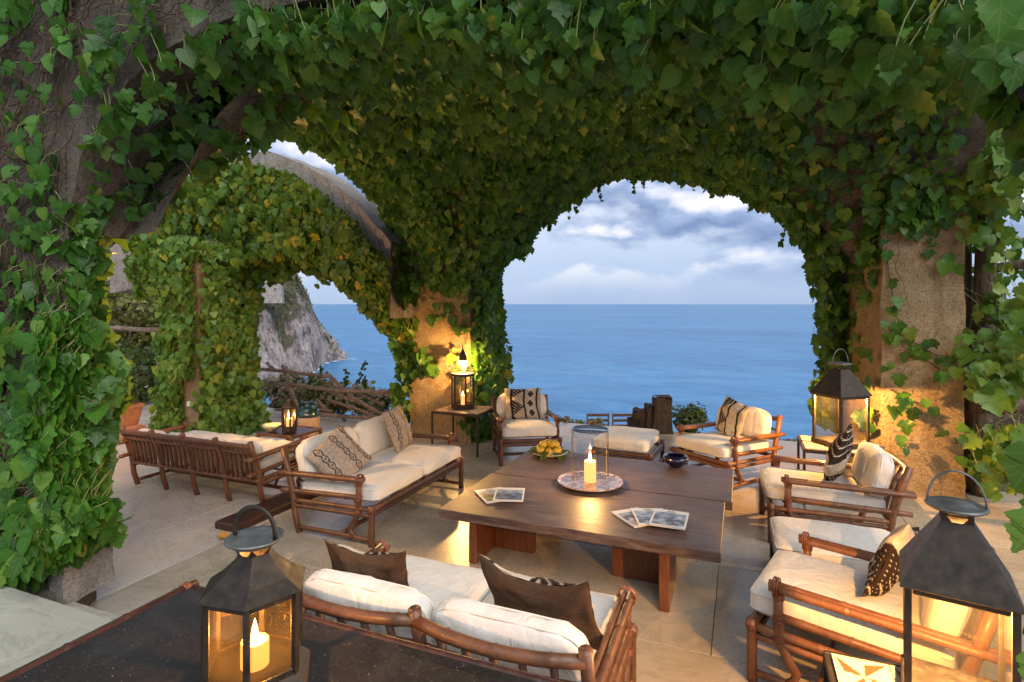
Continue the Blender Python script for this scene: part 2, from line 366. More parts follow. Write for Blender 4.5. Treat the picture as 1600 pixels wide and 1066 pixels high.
k = mat('chair_wood'); a = k.noise(geo(k), 18, 4); fin(k, k.ramp(a, [(.3, (.075, .035, .024)), (.7, (.16, .08, .055))]), .7)
k = mat('white_plastic'); fin(k, (.7, .68, .62), .5)
k = mat('sea'); p = geo(k)
wv = k.noise(stretch(k, p, (.8, 1.6, 1)), .13, 6, .65, .3); wv2 = k.noise(p, .018, 5, .6); wv3 = k.noise(p, .0022, 5, .6)
big = k.noise(stretch(k, p, (.35, 1, 1)), .0042, 6, .62, .8); pat = k.noise(stretch(k, p, (.6, 1, 1)), .035, 5, .65, .5)
fi = k.noise(stretch(k, p, (.45, 1.3, 1)), .16, 5, .7, .4)
c = k.ramp(k.m('ADD', k.m('MULTIPLY', big, .35), k.m('ADD', k.m('MULTIPLY', pat, .35), k.m('MULTIPLY', fi, .3))), [(.38, (.020, .110, .25)), (.50, (.036, .170, .35)), (.62, (.070, .235, .44))])
wv4 = k.noise(stretch(k, p, (.7, 1.3, 1)), .55, 4, .65)
h = k.m('ADD', k.m('ADD', k.m('MULTIPLY', wv, .8), k.m('MULTIPLY', wv4, .30)), k.m('MULTIPLY', wv2, 5)); fin(k, c, .38, h, .9, 1.3, spec=.3)
k = mat('foam'); p = geo(k); a = k.noise(p, .12, 5, .7); s = k.n('MixShader', k.sstep(a, .46, .6), k.n('BsdfTransparent'), k.n('BsdfDiffuse', (.8, .84, .88))); k.n('OutputMaterial', s)
k = mat('cliff_rock'); p = geo(k); a = k.noise(stretch(k, p, (1, 1, .6)), .045, 8, .66, .5); b = k.noise(p, .30, 6, .7); st = k.noise(stretch(k, p, (1, 1, .6)), .12, 7, .75, .6); sv = k.noise(p, .032, 6, .62, .4)
c = k.ramp(k.m('ADD', k.m('MULTIPLY', a, .3), k.m('ADD', k.m('MULTIPLY', b, .3), k.m('MULTIPLY', st, .4))), [(.40, (.09, .068, .062)), (.46, (.27, .21, .19)), (.52, (.47, .39, .355)), (.60, (.64, .55, .50))])
nz = k.n('NewGeometry', out=1); sp = k.t.nodes.new('ShaderNodeSeparateXYZ'); k.t.links.new(nz, sp.inputs[0]); pz = k.t.nodes.new('ShaderNodeSeparateXYZ'); k.t.links.new(p, pz.inputs[0])
hgt = k.n('MapRange', pz.outputs[2], -62., 35., -.28, .16)
vg = k.sstep(k.m('ADD', k.m('ADD', k.m('MULTIPLY', sp.outputs[2], .16), k.m('MULTIPLY', b, .22)), k.m('ADD', hgt, k.m('MULTIPLY', sv, .95))), .60, .67)
c = k.mix(k.m('MULTIPLY', vg, .92), c, k.ramp(b, [(.35, (.045, .052, .028)), (.55, (.10, .10, .055)), (.7, (.24, .18, .11))]))
fin(k, c, .95, k.m('ADD', k.m('MULTIPLY', a, 2), k.m('ADD', b, st)), .9, 5., spec=.1)
k = mat('hill_earth'); p = geo(k); a = k.noise(p, .35, 6, .65); b = k.noise(p, 2.2, 5, .7)
fin(k, k.ramp(k.m('ADD', k.m('MULTIPLY', a, .6), k.m('MULTIPLY', b, .4)), [(.32, (.035, .045, .018)), (.5, (.085, .09, .035)), (.68, (.17, .14, .075))]), .95, b, .8, .3, spec=.1)

# ================================================================== THE SETTING
SEA = -60.0
sea = MB().add([(-60000, -20000, SEA), (60000, -20000, SEA), (60000, 90000, SEA), (-60000, 90000, SEA)], [[0, 1, 2, 3]]).build('sea', 'sea'); tag(sea, kind='structure')

# terrace floor of stone slabs
def slabs(name, x0, x1, y0, y1, z, sx, sy, mt, gx=.004, off=.5, deep=.04, under=1.6):
    base = MB().box(((x0 + x1) / 2, (y0 + y1) / 2, z - deep - under / 2), (x1 - x0, y1 - y0, under)).build(name, 'grout', smooth=False)
    tag(base, kind='structure')
    cache = {}; row = 0; y = y0
    while y < y1 - .01:
        h = min(sy, y1 - y); x = x0 - (sx * off if row % 2 else 0)
        while x < x1 - .01:
            a, b = max(x, x0), min(x + sx, x1)
            if b - a > .02:
                key = (round(b - a, 3), round(h, 3))
                if key not in cache:
                    cache[key] = MB().box((0, 0, 0), (b - a - gx, h - gx, deep + .02), b=.0025).mesh('slab', False); cache[key].materials.append(MAT[mt])
                o = bpy.data.objects.new('slab', cache[key]); col.objects.link(o); o.parent = base
                o.location = ((a + b) / 2, y + h / 2, z - (deep + .02) / 2 + random.uniform(-.0012, .0012))
                o.rotation_euler = (random.uniform(-.0012, .0012), random.uniform(-.0012, .0012), 0)
            x += sx
        y += h; row += 1
    return base
slabs('terrace_floor', -4.04, 5.2, 2.2, 9.15, 0, 1.55, 1.2, 'floor_grey')
slabs('terrace_floor', -11.5, -4.04, 2.2, 8.3, 0, 1.35, 1.35, 'floor_pale', off=0)
slabs('landing', -8.0, 5.2, -5.0, 2.0, .30, 1.9, 1.15, 'marble', under=1.6)
slabs('step', -8.0, -2.25, 2.0, 2.22, .15, 1.9, .22, 'marble', under=.10)
slabs('lower_terrace', -5.0, 5.2, 9.2, 14.0, -1.15, 1.4, 1.4, 'floor_grey')

# hillside below the terrace and rising on the left
def hill_z(x, y):
    left = max(0, -x - 1.18 * max(y, 0) - 7)
    drop = max(0, max(y - 13, x - 6))
    z = -1.9 + left * .55 * (1 - math.exp(-left / 30)) - drop * 1.15
    z += 1.2 * fb((x, y, 0), .05) * min(1, left / 10 + drop / 10)
    return max(z, SEA - 4)
mb = MB(); NX, NY = 70, 80
gx = [-230 + 300 * (i / NX) ** .75 for i in range(NX + 1)]; gy = [-40 + 260 * (j / NY) ** 1.3 for j in range(NY + 1)]
mb.add([(x, y, hill_z(x, y) if not (-11.6 < x < 5.5 and -5.3 < y < 14.3) else -2.4) for y in gy for x in gx],
       [[j * (NX + 1) + i, j * (NX + 1) + i + 1, (j + 1) * (NX + 1) + i + 1, (j + 1) * (NX + 1) + i] for j in range(NY) for i in range(NX)])
tag(mb.build('hillside', 'hill_earth'), kind='structure')

# headland across the bay
def lerp(a, b, t): return a + (b - a) * t
def tab(x, pts):
    if x <= pts[0][0]: return pts[0][1]
    for (a, va), (b, vb) in zip(pts, pts[1:]):
        if x <= b: return lerp(va, vb, (x - a) / (b - a))
    return pts[-1][1]
TOPV = [(120, 250), (300, 360), (395, 412), (440, 424), (464, 426), (474, 447), (484, 466), (490, 488), (497, 500), (508, 512), (520, 526), (530, 540), (536, 548), (542, 552)]
SPD = [(120, 330), (300, 470), (464, 575), (497, 600), (542, 640)]
FTD = [(120, 210), (300, 330), (395, 410), (470, 475), (490, 505), (499, 535), (505, 585), (520, 615), (542, 632)]
def camw(px, dist, z):
    r = ray(px, 475); return Vector((r.x * dist, r.y * dist, z))
mb = MB(); NS, NR = 190, 74
for i in range(NS + 1):
    t = i / NS; px = 120 + (542 - 120) * (1 - (1 - t) ** 1.5)
    h = max(2 + (475 - tab(px, TOPV)) / FPX * tab(px, SPD) - SEA, .5)
    for j in range(NR + 1):
        r = j / NR * 1.45
        d = lerp(tab(px, FTD), tab(px, SPD), r)
        if r < .30: pr = .62 * (r / .30) ** .8
        elif r <= 1: pr = .62 + .38 * math.sin((r - .3) / .7 * math.pi / 2)
        else: pr = max(0, 1 - ((r - 1) / .45) ** 2)
        p = camw(px, d, SEA - 3 + (h + 3) * pr)
        e = min(1, h / 30) * min(1, r * 6)
        q = Vector((p.x, p.y, p.z * .55))
        dsp = 10 * fb(q, .016, 3) + 15 * abs(fb(q + Vector((50, 0, 0)), .05, 5)) - 5 + 6 * abs(fb(q, .16, 4))
        side = ray(px, 475).normalized()
        p = p - Vector((side.x, side.y, 0)) * dsp * e + Vector((0, 0, 2.6 * fb(q, .07, 4) * e * (1 if r < 1.1 else 0)))
        mb.v.append(p)
mb.f = [[i * (NR + 1) + j, (i + 1) * (NR + 1) + j, (i + 1) * (NR + 1) + j + 1, i * (NR + 1) + j + 1] for i in range(NS) for j in range(NR)]
cliffs = mb.build('headland', 'cliff_rock'); tag(cliffs, kind='structure')
headland_pts = list(mb.v)
# surf at its foot
mb = MB(); pts = []
for i in range(40):
    px = lerp(486, 556, i / 39); c = camw(px, tab(min(px, 542), FTD) - 2 - 10 * (px > 500) + (px > 542) * 4, SEA + .5); ww = 5 + 4 * fb((i * .4, 2, 0), 1)
    dr = ray(px, 475).normalized(); pts += [c + Vector((dr.x, dr.y, 0)) * 8, c - Vector((dr.x, dr.y, 0)) * ww]
mb.add(pts, [[2 * i, 2 * i + 1, 2 * i + 3, 2 * i + 2] for i in range(39)]); tag(mb.build('surf', 'foam'), kind='stuff')

# ------------------------------------------------------------------ leaves
def leaf_mesh(variant, simple=False, hi=False):
    rnd = random.Random(variant * 13 + 5)
    if simple:
        half = [(.0, .0), (.30, .30), (.32, .55), (.0, 1.0)]
    else:
        j = lambda s=.035: rnd.uniform(-s, s)
        lob = rnd.uniform(.0, .06) if variant % 3 == 1 else rnd.uniform(.10, .18)
        if variant % 3 == 0: half = [(0, .02), (.14, -.09 + j()), (.32 + j(), -.06), (.46, .10), (.50 + j(), .28), (.47, .42), (.41 + j(), .55), (.33, .68 + j()), (.23, .80), (.11, .93), (0, 1.10 + j(.05))]
        else: half = [(0, .02), (.13, -.10 + j()), (.33 + j(), -.06), (.43, .08), (.60 + j(.06), .34 + j(.06)), (.46 - lob, .41), (.37 - lob * .6 + j(), .50), (.40 + j(.05), .66 + j()), (.25, .76), (.13, .90), (0, 1.08 + j(.05))]
        if hi:      # toothed margin
            out = []
            for (p, q) in zip(half, half[1:]):
                out.append(p); d = math.hypot(q[0] - p[0], q[1] - p[1])
                if d > .12:
                    nx_, ny_ = (q[1] - p[1]) / d, -(q[0] - p[0]) / d
                    out.append((lerp(p[0], q[0], .38) + nx_ * .005, lerp(p[1], q[1], .38) + ny_ * .005))
                    out.append((lerp(p[0], q[0], .62) + nx_ * .036, lerp(p[1], q[1], .62) + ny_ * .036))
            half = out + [half[-1]]
    n = len(half); vs = []; uv = []
    bend = rnd.uniform(.10, .30); fold = rnd.uniform(.10, .32); tw = rnd.uniform(-.16, .16); ph = rnd.uniform(0, 6)
    def z(x, y): return fold * abs(x) ** 1.3 * 1.15 - bend * y * y + tw * x * y + .035 * math.sin(y * 9 + abs(x) * 9 + ph) * (abs(x) + .15)
    def pt(x, y): vs.append((x, y, z(x, y))); uv.append((x, y)); return len(vs) - 1
    ctr = [pt(0, half[-1][1] if i == n - 1 else .02 + i / (n - 1) * 1.0) for i in range(n)]
    fs = []
    for sg in (1, -1):
        wob = [1 + rnd.uniform(-.06, .06) for _ in half]
        edge = [ctr[i] if i in (0, n - 1) else pt(half[i][0] * sg * wob[i], half[i][1]) for i in range(n)]
        rows = [ctr, edge]
        if hi:
            mid = [ctr[i] if i in (0, n - 1) else pt(half[i][0] * sg * wob[i] * .5, (half[i][1] + vs[ctr[i]][1]) / 2) for i in range(n)]; rows = [ctr, mid, edge]
        for r0, r1 in zip(rows, rows[1:]):
            for i in range(n - 1):
                q2 = []
                for a in (r0[i], r1[i], r1[i + 1], r0[i + 1]):
                    if a not in q2: q2.append(a)
                if len(q2) >= 3: fs.append(q2 if sg > 0 else q2[::-1])
    return vs, fs, uv
def lerp(a, b, t): return a + (b - a) * t
HILEAF = [leaf_mesh(i, hi=True) for i in range(6)]
LEAVES = [leaf_mesh(i) for i in range(6)]
SLEAF = [leaf_mesh(i, True) for i in range(4)]

def leaf_matrix(P, n, t, size):
    n = n.normalized(); t = (t - n * t.dot(n))
    if t.length < 1e-3: t = n.orthogonal()
    t.normalize(); x = t.cross(n)
    return Matrix(((x.x * size, t.x * size, n.x * size, P.x), (x.y * size, t.y * size, n.y * size, P.y), (x.z * size, t.z * size, n.z * size, P.z), (0, 0, 0, 1)))

LEAFDATA = {}
def leaf_data(mt, v, simple=False):
    key = (mt, v, simple)
    if key not in LEAFDATA:
        b = MB(); vs, fs, uv = (SLEAF if simple else HILEAF)[v]; b.add(vs, fs); b.uv = uv
        LEAFDATA[key] = b.mesh('leaf'); LEAFDATA[key].materials.append(MAT[mt])
    return LEAFDATA[key]

def foliage(root, mats, mt, singles=0, simple=False, mass='leaves'):
    """mats: list of leaf matrices; the ones that show largest become objects of their own, the rest one part"""
    nv = len(SLEAF if simple else LEAVES)
    items = [(M, random.randrange(nv)) for M in mats]
    if singles:
        def shown(it):
            q = proj(it[0].translation)
            if not q or not (-20 < q[0] < 1620 and -20 < q[1] < 1086): return 0
            s = it[0].to_scale().x / q[2]
            return s * abs((it[0].to_3x3() @ Vector((0, 0, 1))).normalized().dot((it[0].translation - EYE).normalized()))
        items.sort(key=shown, reverse=True)
        for M, v in items[:singles]:
            o = bpy.data.objects.new('leaf', leaf_data(mt, v, simple)); col.objects.link(o); o.parent = root; o.matrix_local = root.matrix_world.inverted() @ M if root else M
        items = items[singles:]
    b = MB(); b.uv = []
    for M, v in items:
        vs, fs, uv = (SLEAF if simple else LEAVES)[v]; b.add(vs, fs, M); b.uv += uv
    o = b.build(mass, mt, root); o['kind'] = 'stuff'
    return o

def rv(s=1): return Vector((random.gauss(0, s), random.gauss(0, s), random.gauss(0, s)))
DOWN = Vector((0, 0, -1))

def ivy_leaves(samples, size, lift=(.02, .13), toward=Vector((0, -1, 0)), tw=.45, nw=.6, rnd=.33, big=0):
    out = []; pet = MB()
    for P, N in samples:
        bs = 1.0
        if big and P.z < 1.9: bs = big
        near = (P - EYE).length
        if near < 1.9: continue
        s = bs * size * min(1.45, random.lognormvariate(0, .32)) * min(1, .35 + .65 * near / 3.4); lf = random.uniform(*lift) * (.45 + 1.7 * max(0, min(1, fb(P, 1.4, 3) + .45)))
        n = N * nw + toward * tw + rv(rnd)
        t = DOWN * 1.0 + N * .25 + rv(.22)
        Q = P + N * lf
        M = leaf_matrix(Q, n, t, s); out.append(M)
        if random.random() < .42:
            e = Q; st = P + Vector((0, 0, random.uniform(.03, .12))) + rv(.03)
            mid = (e + st) / 2 + N * .03
            pet.tube([st, mid, e], .0028, 3, False)
    return out, pet
def walk(surf, a0, b0, a1, b1, n, steps, ds, r, down=False):
    """thin woody stems wandering over a surface"""
    mb = MB()
    for _ in range(n):
        a, b = random.uniform(a0, a1), random.uniform(b0, b1); an = random.uniform(0, 2 * math.pi); pts = []
        for i in range(random.randint(steps // 2, steps)):
            q = surf(a, b)
            if q is None: break
            pts.append(q[0] + q[1] * random.uniform(.02, .04)); an += random.gauss(0, .35)
            a += ds * math.cos(an); b += ds * math.sin(an)
            if not (a0 <= a <= a1 and b0 <= b <= b1): break
        if len(pts) > 3:
            rr = random.uniform(.5, 1.4) * r
            mb.tube(pts, [rr * (1 - .6 * i / len(pts)) for i in range(len(pts))], 4, False)
    return mb

# ------------------------------------------------------------------ the arcade: pillars, arches and groin vault
XC, XH, YC, YH, SPR, RISE, TOPZ = -1.26, 2.37, 4.9, 2.30, 2.45, 1.58, 4.7
def el(d): return math.sqrt(max(0, 1 - d * d))
def za(x): return SPR + RISE * max(0, 1 - abs((x - XC) / XH) ** 1.75) ** .8
def zb(y): return SPR + 1.54 * el((y - YC) / YH)
def zf(x): return SPR + lerp(1.4, .88, min(1, max(0, (x + 3.4) / 2.4))) * el((x - XC) / 2.6)
def zv(x, y):
    a, b = za(x), zb(y); kx = .12; h = max(kx - abs(a - b), 0) / kx
    return max(a, b) + h * h * kx * .25
def rough(p, amp=.02): return Vector((fb(p, 2.3), fb(Vector(p) + Vector((9, 0, 0)), 2.3), fb(Vector(p) + Vector((0, 9, 0)), 2.3))) * amp
def rough_prism(foot, z0, z1, step=.16, amp=.022):
    mb = MB(); n = len(foot)
    for i in range(n):
        a, b = Vector((*foot[i], 0)), Vector((*foot[(i + 1) % n], 0)); L = (b - a).length
        nu, nv = max(1, int(L / step)), max(1, int((z1 - z0) / step)); o = []
        for u in range(nu + 1):
            for v in range(nv + 1):
                p = a.lerp(b, u / nu); p.z = lerp(z0, z1, v / nv); o.append(p + rough(p, amp))
        mb.add(o, [[u * (nv + 1) + v, (u + 1) * (nv + 1) + v, (u + 1) * (nv + 1) + v + 1, u * (nv + 1) + v + 1] for u in range(nu) for v in range(nv)])
    mb.add([(x, y, z1) for x, y in foot], [list(range(n))])
    return mb
arcade = thing('vaulted_arcade', 'plastered stone arcade with wide arches and groin vault roofing the terrace', 'arcade')
FOOT = {'near': [(-5.3, 2.2), (-3.88, 2.2), (-4.06, 2.48), (-5.3, 2.48)],
        'mid': [(-4.65, 7.3), (-3.63, 7.3), (-3.63, 8.25), (-4.65, 8.25)],
        'right': [(1.37, 7.0), (2.08, 7.0), (2.08, 8.1), (1.12, 8.1)],
        'front': [(1.37, 2.2), (2.2, 2.2), (2.2, 2.6), (1.37, 2.6)],
        'far': [(-8.0, 5.95), (-7.42, 5.95), (-7.47, 6.95), (-8.0, 6.95)]}
for kf in ('near', 'mid', 'right', 'front', 'far'):
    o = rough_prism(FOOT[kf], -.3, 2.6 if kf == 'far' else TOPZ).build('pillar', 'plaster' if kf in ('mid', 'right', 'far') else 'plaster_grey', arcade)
    if kf == 'far':
        MB().box((-7.58, 5.925, .52), (.085, .02, .075)).build('socket_plate', 'white_plastic', o, False)
    if kf == 'near':   # rough footing stones
        rough_prism([(-4.75, 2.16), (-3.84, 2.16), (-3.9, 2.5), (-4.75, 2.5)], .14, .40, .1, .03).build('footing', 'stone_pale', o)
# vault shell
mb = MB(); n1_, n2_ = 44, 40; x0, x1, y0, y1 = -3.9, 1.5, 2.6, 7.3
for i in range(n1_ + 1):
    for j in range(n2_ + 1):
        p = Vector((lerp(x0, x1, i / n1_), lerp(y0, y1, j / n2_), 0)); p.z = zv(p.x, p.y); mb.v.append(p + rough(p, .03))
mb.f = [[i * (n2_ + 1) + j, i * (n2_ + 1) + j + 1, (i + 1) * (n2_ + 1) + j + 1, (i + 1) * (n2_ + 1) + j] for i in range(n1_) for j in range(n2_)]
mb.add([(-4.7, 2.2, TOPZ), (2.2, 2.2, TOPZ), (2.2, 8.25, TOPZ), (-4.7, 8.25, TOPZ)], [[0, 1, 2, 3]])
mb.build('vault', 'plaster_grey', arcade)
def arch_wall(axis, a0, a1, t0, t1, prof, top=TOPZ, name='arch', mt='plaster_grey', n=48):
    """solid wall pierced by an arch; axis 'x': runs along x with thickness t0..t1 in y"""
    mb = MB(); k_ = 4
    P = (lambda a, t, z: Vector((a, t, z))) if axis == 'x' else (lambda a, t, z: Vector((t, a, z)))
    tp = top if callable(top) else (lambda a: top)
    for i in range(n + 1):
        a = lerp(a0, a1, i / n); z = prof(a)
        ring = [P(a, lerp(t0, t1, j / k_), z) for j in range(k_ + 1)] + [P(a, t1, tp(a)), P(a, t0, tp(a))]
        mb.v += [p + rough(p, .022) for p in ring]
    m_ = k_ + 3
    mb.f = [[i * m_ + j, i * m_ + (j + 1) % m_, (i + 1) * m_ + (j + 1) % m_, (i + 1) * m_ + j] for i in range(n) for j in range(m_)]
    mb.flat = set()
    o = mb.build(name, mt, arcade, smooth=False); return o
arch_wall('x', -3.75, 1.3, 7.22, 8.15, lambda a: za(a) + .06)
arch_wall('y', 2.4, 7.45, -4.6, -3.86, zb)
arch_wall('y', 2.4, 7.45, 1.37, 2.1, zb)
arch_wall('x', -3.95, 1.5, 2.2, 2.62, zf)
# the far, free-standing arch beyond the left bay: extrados open to the sky
EXT = [(-10.5, 3.0), (-9.2, 3.7), (-8.2, 4.15), (-7.3, 4.38), (-6.75, 4.36), (-6.2, 4.16), (-5.6, 3.82), (-5.1, 3.42), (-4.55, 2.86)]
INT = [(-10.5, 2.2), (-8.2, 2.45), (-7.5, 2.50), (-7.0, 2.80), (-6.6, 2.92), (-6.1, 2.90), (-5.6, 2.76), (-5.1, 2.46), (-4.8, 2.12), (-4.55, 1.8)]
arch_wall('x', -10.5, -4.55, 6.65, 7.25, lambda a: tab(a, INT), lambda a: tab(a, EXT), n=40, mt='stone_pale')

# ------------------------------------------------------------------ ivy
def facesamp(foot, i, z0, z1, n, keep=None):
    a, b = Vector((*foot[i], 0)), Vector((*foot[(i + 1) % len(foot)], 0)); d = (b - a); N = Vector((d.y, -d.x, 0)).normalized(); out = []
    for _ in range(int(n * 1.5)):
        u = random.random(); z = random.uniform(z0, z1); p = a + d * u; p.z = z
        if keep is None or random.random() < keep(u, z, p): out.append((p, N.copy()))
    return out
def gz(f, x, y, e=.02):
    return Vector((-(f(x + e, y) - f(x - e, y)) / (2 * e), -(f(x, y + e) - f(x, y - e)) / (2 * e), 1)).normalized() * -1
def nmask(p, s, lo, hi): return min(1, max(0, (fb(p, s, 3) * .5 + .5 - lo) / (hi - lo)))
CAMF = Vector((-SYW, CY, 0))

# vault
S = []
def vault_cover(x, y):
    left = min(1, max(0, (x + 3.9 - .55 * max(0, 4.6 - y)) / 1.1))         # plaster shows over the near left pillar
    right = 1 - .84 * min(1, max(0, (x + .15) / .7)) * min(1, max(0, (y - 3.4) / 1.2))
    return max(.16, left) * right
while len(S) < 13500:
    x, y = random.uniform(-3.9, 1.5), random.uniform(2.6, 7.3); N = gz(zv, x, y)
    if random.random() > min(1, 1 / abs(N.z) / 2.2): continue
    c = vault_cover(x, y); m_ = nmask((x, y, 3), 1.1, .30, .46)
    if random.random() < c * (m_ if c < .99 else max(.35, m_)) or c < .5 and random.random() < .03: S.append((Vector((x, y, zv(x, y))), N))
# intrados of the sea arch
for _ in range(3400):
    x, y = random.uniform(-3.63, 1.1), random.uniform(7.2, 8.2); dx = (x - XC) / XH; N = Vector((-RISE / XH * -dx / max(.2, el(dx)) * -1, 0, -1)).normalized(); N = Vector((-dx * .9, 0, -max(.25, el(dx)))).normalized()
    S.append((Vector((x, y, za(x))), N))
for _ in range(1000):   # its seaward rim hangs lower
    x = random.uniform(-3.6, 1.05); dx = (x - XC) / XH; N = Vector((-dx * .9, 0, -max(.25, el(dx)))).normalized()
    S.append((Vector((x, random.uniform(7.95, 8.25), za(x) + .06)) + N * random.uniform(.0, .05), N))
TRAIL = []
for _ in range(26):
    x = random.uniform(-3.3, .9); top = Vector((x, random.choice([8.1, 7.9, 7.4, 6.5, 5.5]) if _ % 2 else 8.12, 0)); top.z = (za(x) if top.y > 7.2 else zv(x, top.y)) - .02
    L = random.uniform(.12, .42); TRAIL.append((top, L))
iv = thing('ivy', 'dense green creeper covering the underside of the main vault and sea arch', 'ivy')
for _ in range(420):
    y = random.uniform(2.9, 7.1); S.append((Vector((random.uniform(1.3, 1.9), y, zb(y) + .02)), Vector((-.45, -(y - YC) / YH * .6, -.8)).normalized()))
Lm, pet = ivy_leaves(S, .104, (.015, .12), Vector((.15, -1, .0)), .55, .5, .36)
for top, L in TRAIL:
    d = Vector((random.gauss(0, .12), random.gauss(0, .1), -1)); pet.tube([top + d * L * q / 4 + rv(.006) for q in range(5)], .0025, 3, False)
    for q in range(int(L / .03)): Lm.append(leaf_matrix(top + d * L * random.random() + rv(.015), Vector((.2, -1, .2)) + rv(.4), DOWN + rv(.4), random.uniform(.03, .07)))
foliage(iv, Lm, 'ivy_leaf', 300)
pet.build('petioles', 'petiole', iv)['kind'] = 'stuff'
st = walk(lambda a, b: (Vector((a, b, zv(a, b))), gz(zv, a, b)), -3.85, 2.62, 1.4, 7.2, 260, 56, .06, .0055); st.build('stems', 'stem', iv)['kind'] = 'stuff'

# front arch just overhead
S = []
while len(S) < 2900:
    x, y = random.uniform(-3.85, .72), random.uniform(2.12, 2.68); dx = (x - XC) / XH
    if random.random() > (.16 if x < -2.4 else .5 if x < -1.6 else 1) * (.3 + .7 * nmask((x, y, 8), 2.2, .35, .5) if x < -1.6 else 1): continue
    N = Vector((-dx * .8, 0, -max(.3, el(dx)))).normalized(); hang = random.random() ** 2 * (.20 if x > .1 else .12)
    S.append((Vector((x, y, zf(x) - hang)), N))
iv = thing('ivy', 'large pale leaved creeper hanging from the arch just overhead along the top edge', 'ivy')
Lm, pet = ivy_leaves(S, .080, (.01, .10), Vector((.2, -1, -.1)), .55, .35, .3)
# trailing shoots at the top right
for (px, py, dd, s) in [(1530, 60, 1.7, .17), (1555, 95, 1.62, .18), (1505, 40, 1.75, .16), (1580, 50, 1.6, .17), (1470, 30, 1.8, .15), (1540, 130, 1.65, .15), (1515, 95, 1.72, .14), (1590, 110, 1.6, .14), (1440, 20, 1.85, .15), (1565, 20, 1.55, .17), (1395, 40, 1.95, .14), (1350, 25, 2.0, .14), (1425, 55, 1.9, .13), (1100, 70, 2.3, .14), (1160, 45, 2.25, .14), (1215, 80, 2.2, .13), (1130, 20, 2.3, .14), (1270, 40, 2.1, .14), (1310, 20, 2.05, .13)]:
    s *= .78; r = ray(px, py); P = EYE + r * dd; Lm.append(leaf_matrix(P + Vector((0, 0, s * .5)), Vector((.25, -1, -.1)) + rv(.28), DOWN + rv(.14), s))
    e_ = P + Vector((0, 0, s * .5)); tgt = Vector((min(P.x + .05, 1.2), 2.3, zf(min(P.x + .05, 1.2)) + .02)); pet.tube([e_, e_.lerp(tgt, .35) + Vector((0, 0, .05)), e_.lerp(tgt, .7) + Vector((0, 0, .04)), tgt], .0024, 4, False)
foliage(iv, Lm, 'ivy_leaf', 260); pet.build('petioles', 'petiole', iv)['kind'] = 'stuff'
st = walk(lambda a, b: (Vector((a, b, zf(a))), Vector((-(a - XC) / XH * .8, 0, -max(.3, el((a - XC) / XH)))).normalized()), -3.85, 2.22, 1.3, 2.6, 160, 50, .05, .005); st.build('stems', 'stem', iv)['kind'] = 'stuff'

# near left pillar and the plaster above it
S = []
f = FOOT['near']
S += facesamp(f, 0, .35, 4.2, 2300, lambda u, z, p: (.95 if z < 1.5 - .45 * (1 - u) else .26 if z < 2.9 else .16) * (.25 + nmask((p.x, z, 0), 1.5, .32, .5)))
S += facesamp(f, 1, .5, 2.9, 700, lambda u, z, p: .95 if z < 1.7 else .45)
for _ in range(1500):     # the outer curtain that swings past the jamb
    z = random.uniform(.5, 1.95); wd = max(.01, (.10 if z < 1.7 else .03) + .17 * max(0, 1 - abs(z - .80) / .5) + .12 * fb((z, 3, 0), 2.2)); S.append((Vector((-3.9 + random.random() * wd, 2.2 + random.uniform(-.1, .1), z)), Vector((.35, -.94, 0))))
for _ in range(5200):
    x, z = random.uniform(-3.9, 1.5), random.uniform(2.5, 4.5)
    if z > zf(x) and random.random() < (.03 if x < -1.2 else .45) + (.5 if x < -2.2 else .8) * nmask((x, z, 11), 1.9, .52, .60): S.append((Vector((x, 2.19, z)), Vector((0, -1, 0))))
iv = thing('ivy', 'big leaved creeper climbing the near pillar at the far left', 'ivy')
Lm, pet = ivy_leaves(S, .088, (.01, .10), Vector((.35, -1, .15)), .5, .6, .34, 1.12)
foliage(iv, Lm, 'ivy_leaf', 300); pet.build('petioles', 'petiole', iv)['kind'] = 'stuff'
def sf(a, b): return (Vector((a, 2.185, b)), Vector((0, -1, 0))) if (a < -3.9 or b > zf(a) + .02) else None
st = walk(sf, -5.2, .3, -1.6, 4.3, 420, 70, .05, .0042); st.build('stems', 'stem', iv)['kind'] = 'stuff'

# left arch: soffit facing the left bay
S = []
for _ in range(3400):
    y = random.uniform(2.65, 7.3); x = random.uniform(-4.75, -3.82); dy = (y - YC) / YH; N = Vector((0, -dy * .9, -max(.25, el(dy)))).normalized()
    if zb(y) > 2.2: S.append((Vector((x, y, zb(y))), N))
for _ in range(900):
    y = random.uniform(2.7, 7.2); z = zb(y) + random.uniform(0, .5); S.append((Vector((-3.84, y, z)), Vector((1, 0, -.2)).normalized())) if y > 3.5 or random.random() < .12 else None
iv = thing('ivy', 'creeper lining the left arch between the near and middle pillars', 'ivy')
Lm, pet = ivy_leaves(S, .108, (.01, .08), Vector((.6, -.7, 0)), .5, .5)
foliage(iv, Lm, 'ivy_leaf', 260); pet.build('petioles', 'petiole', iv)['kind'] = 'stuff'

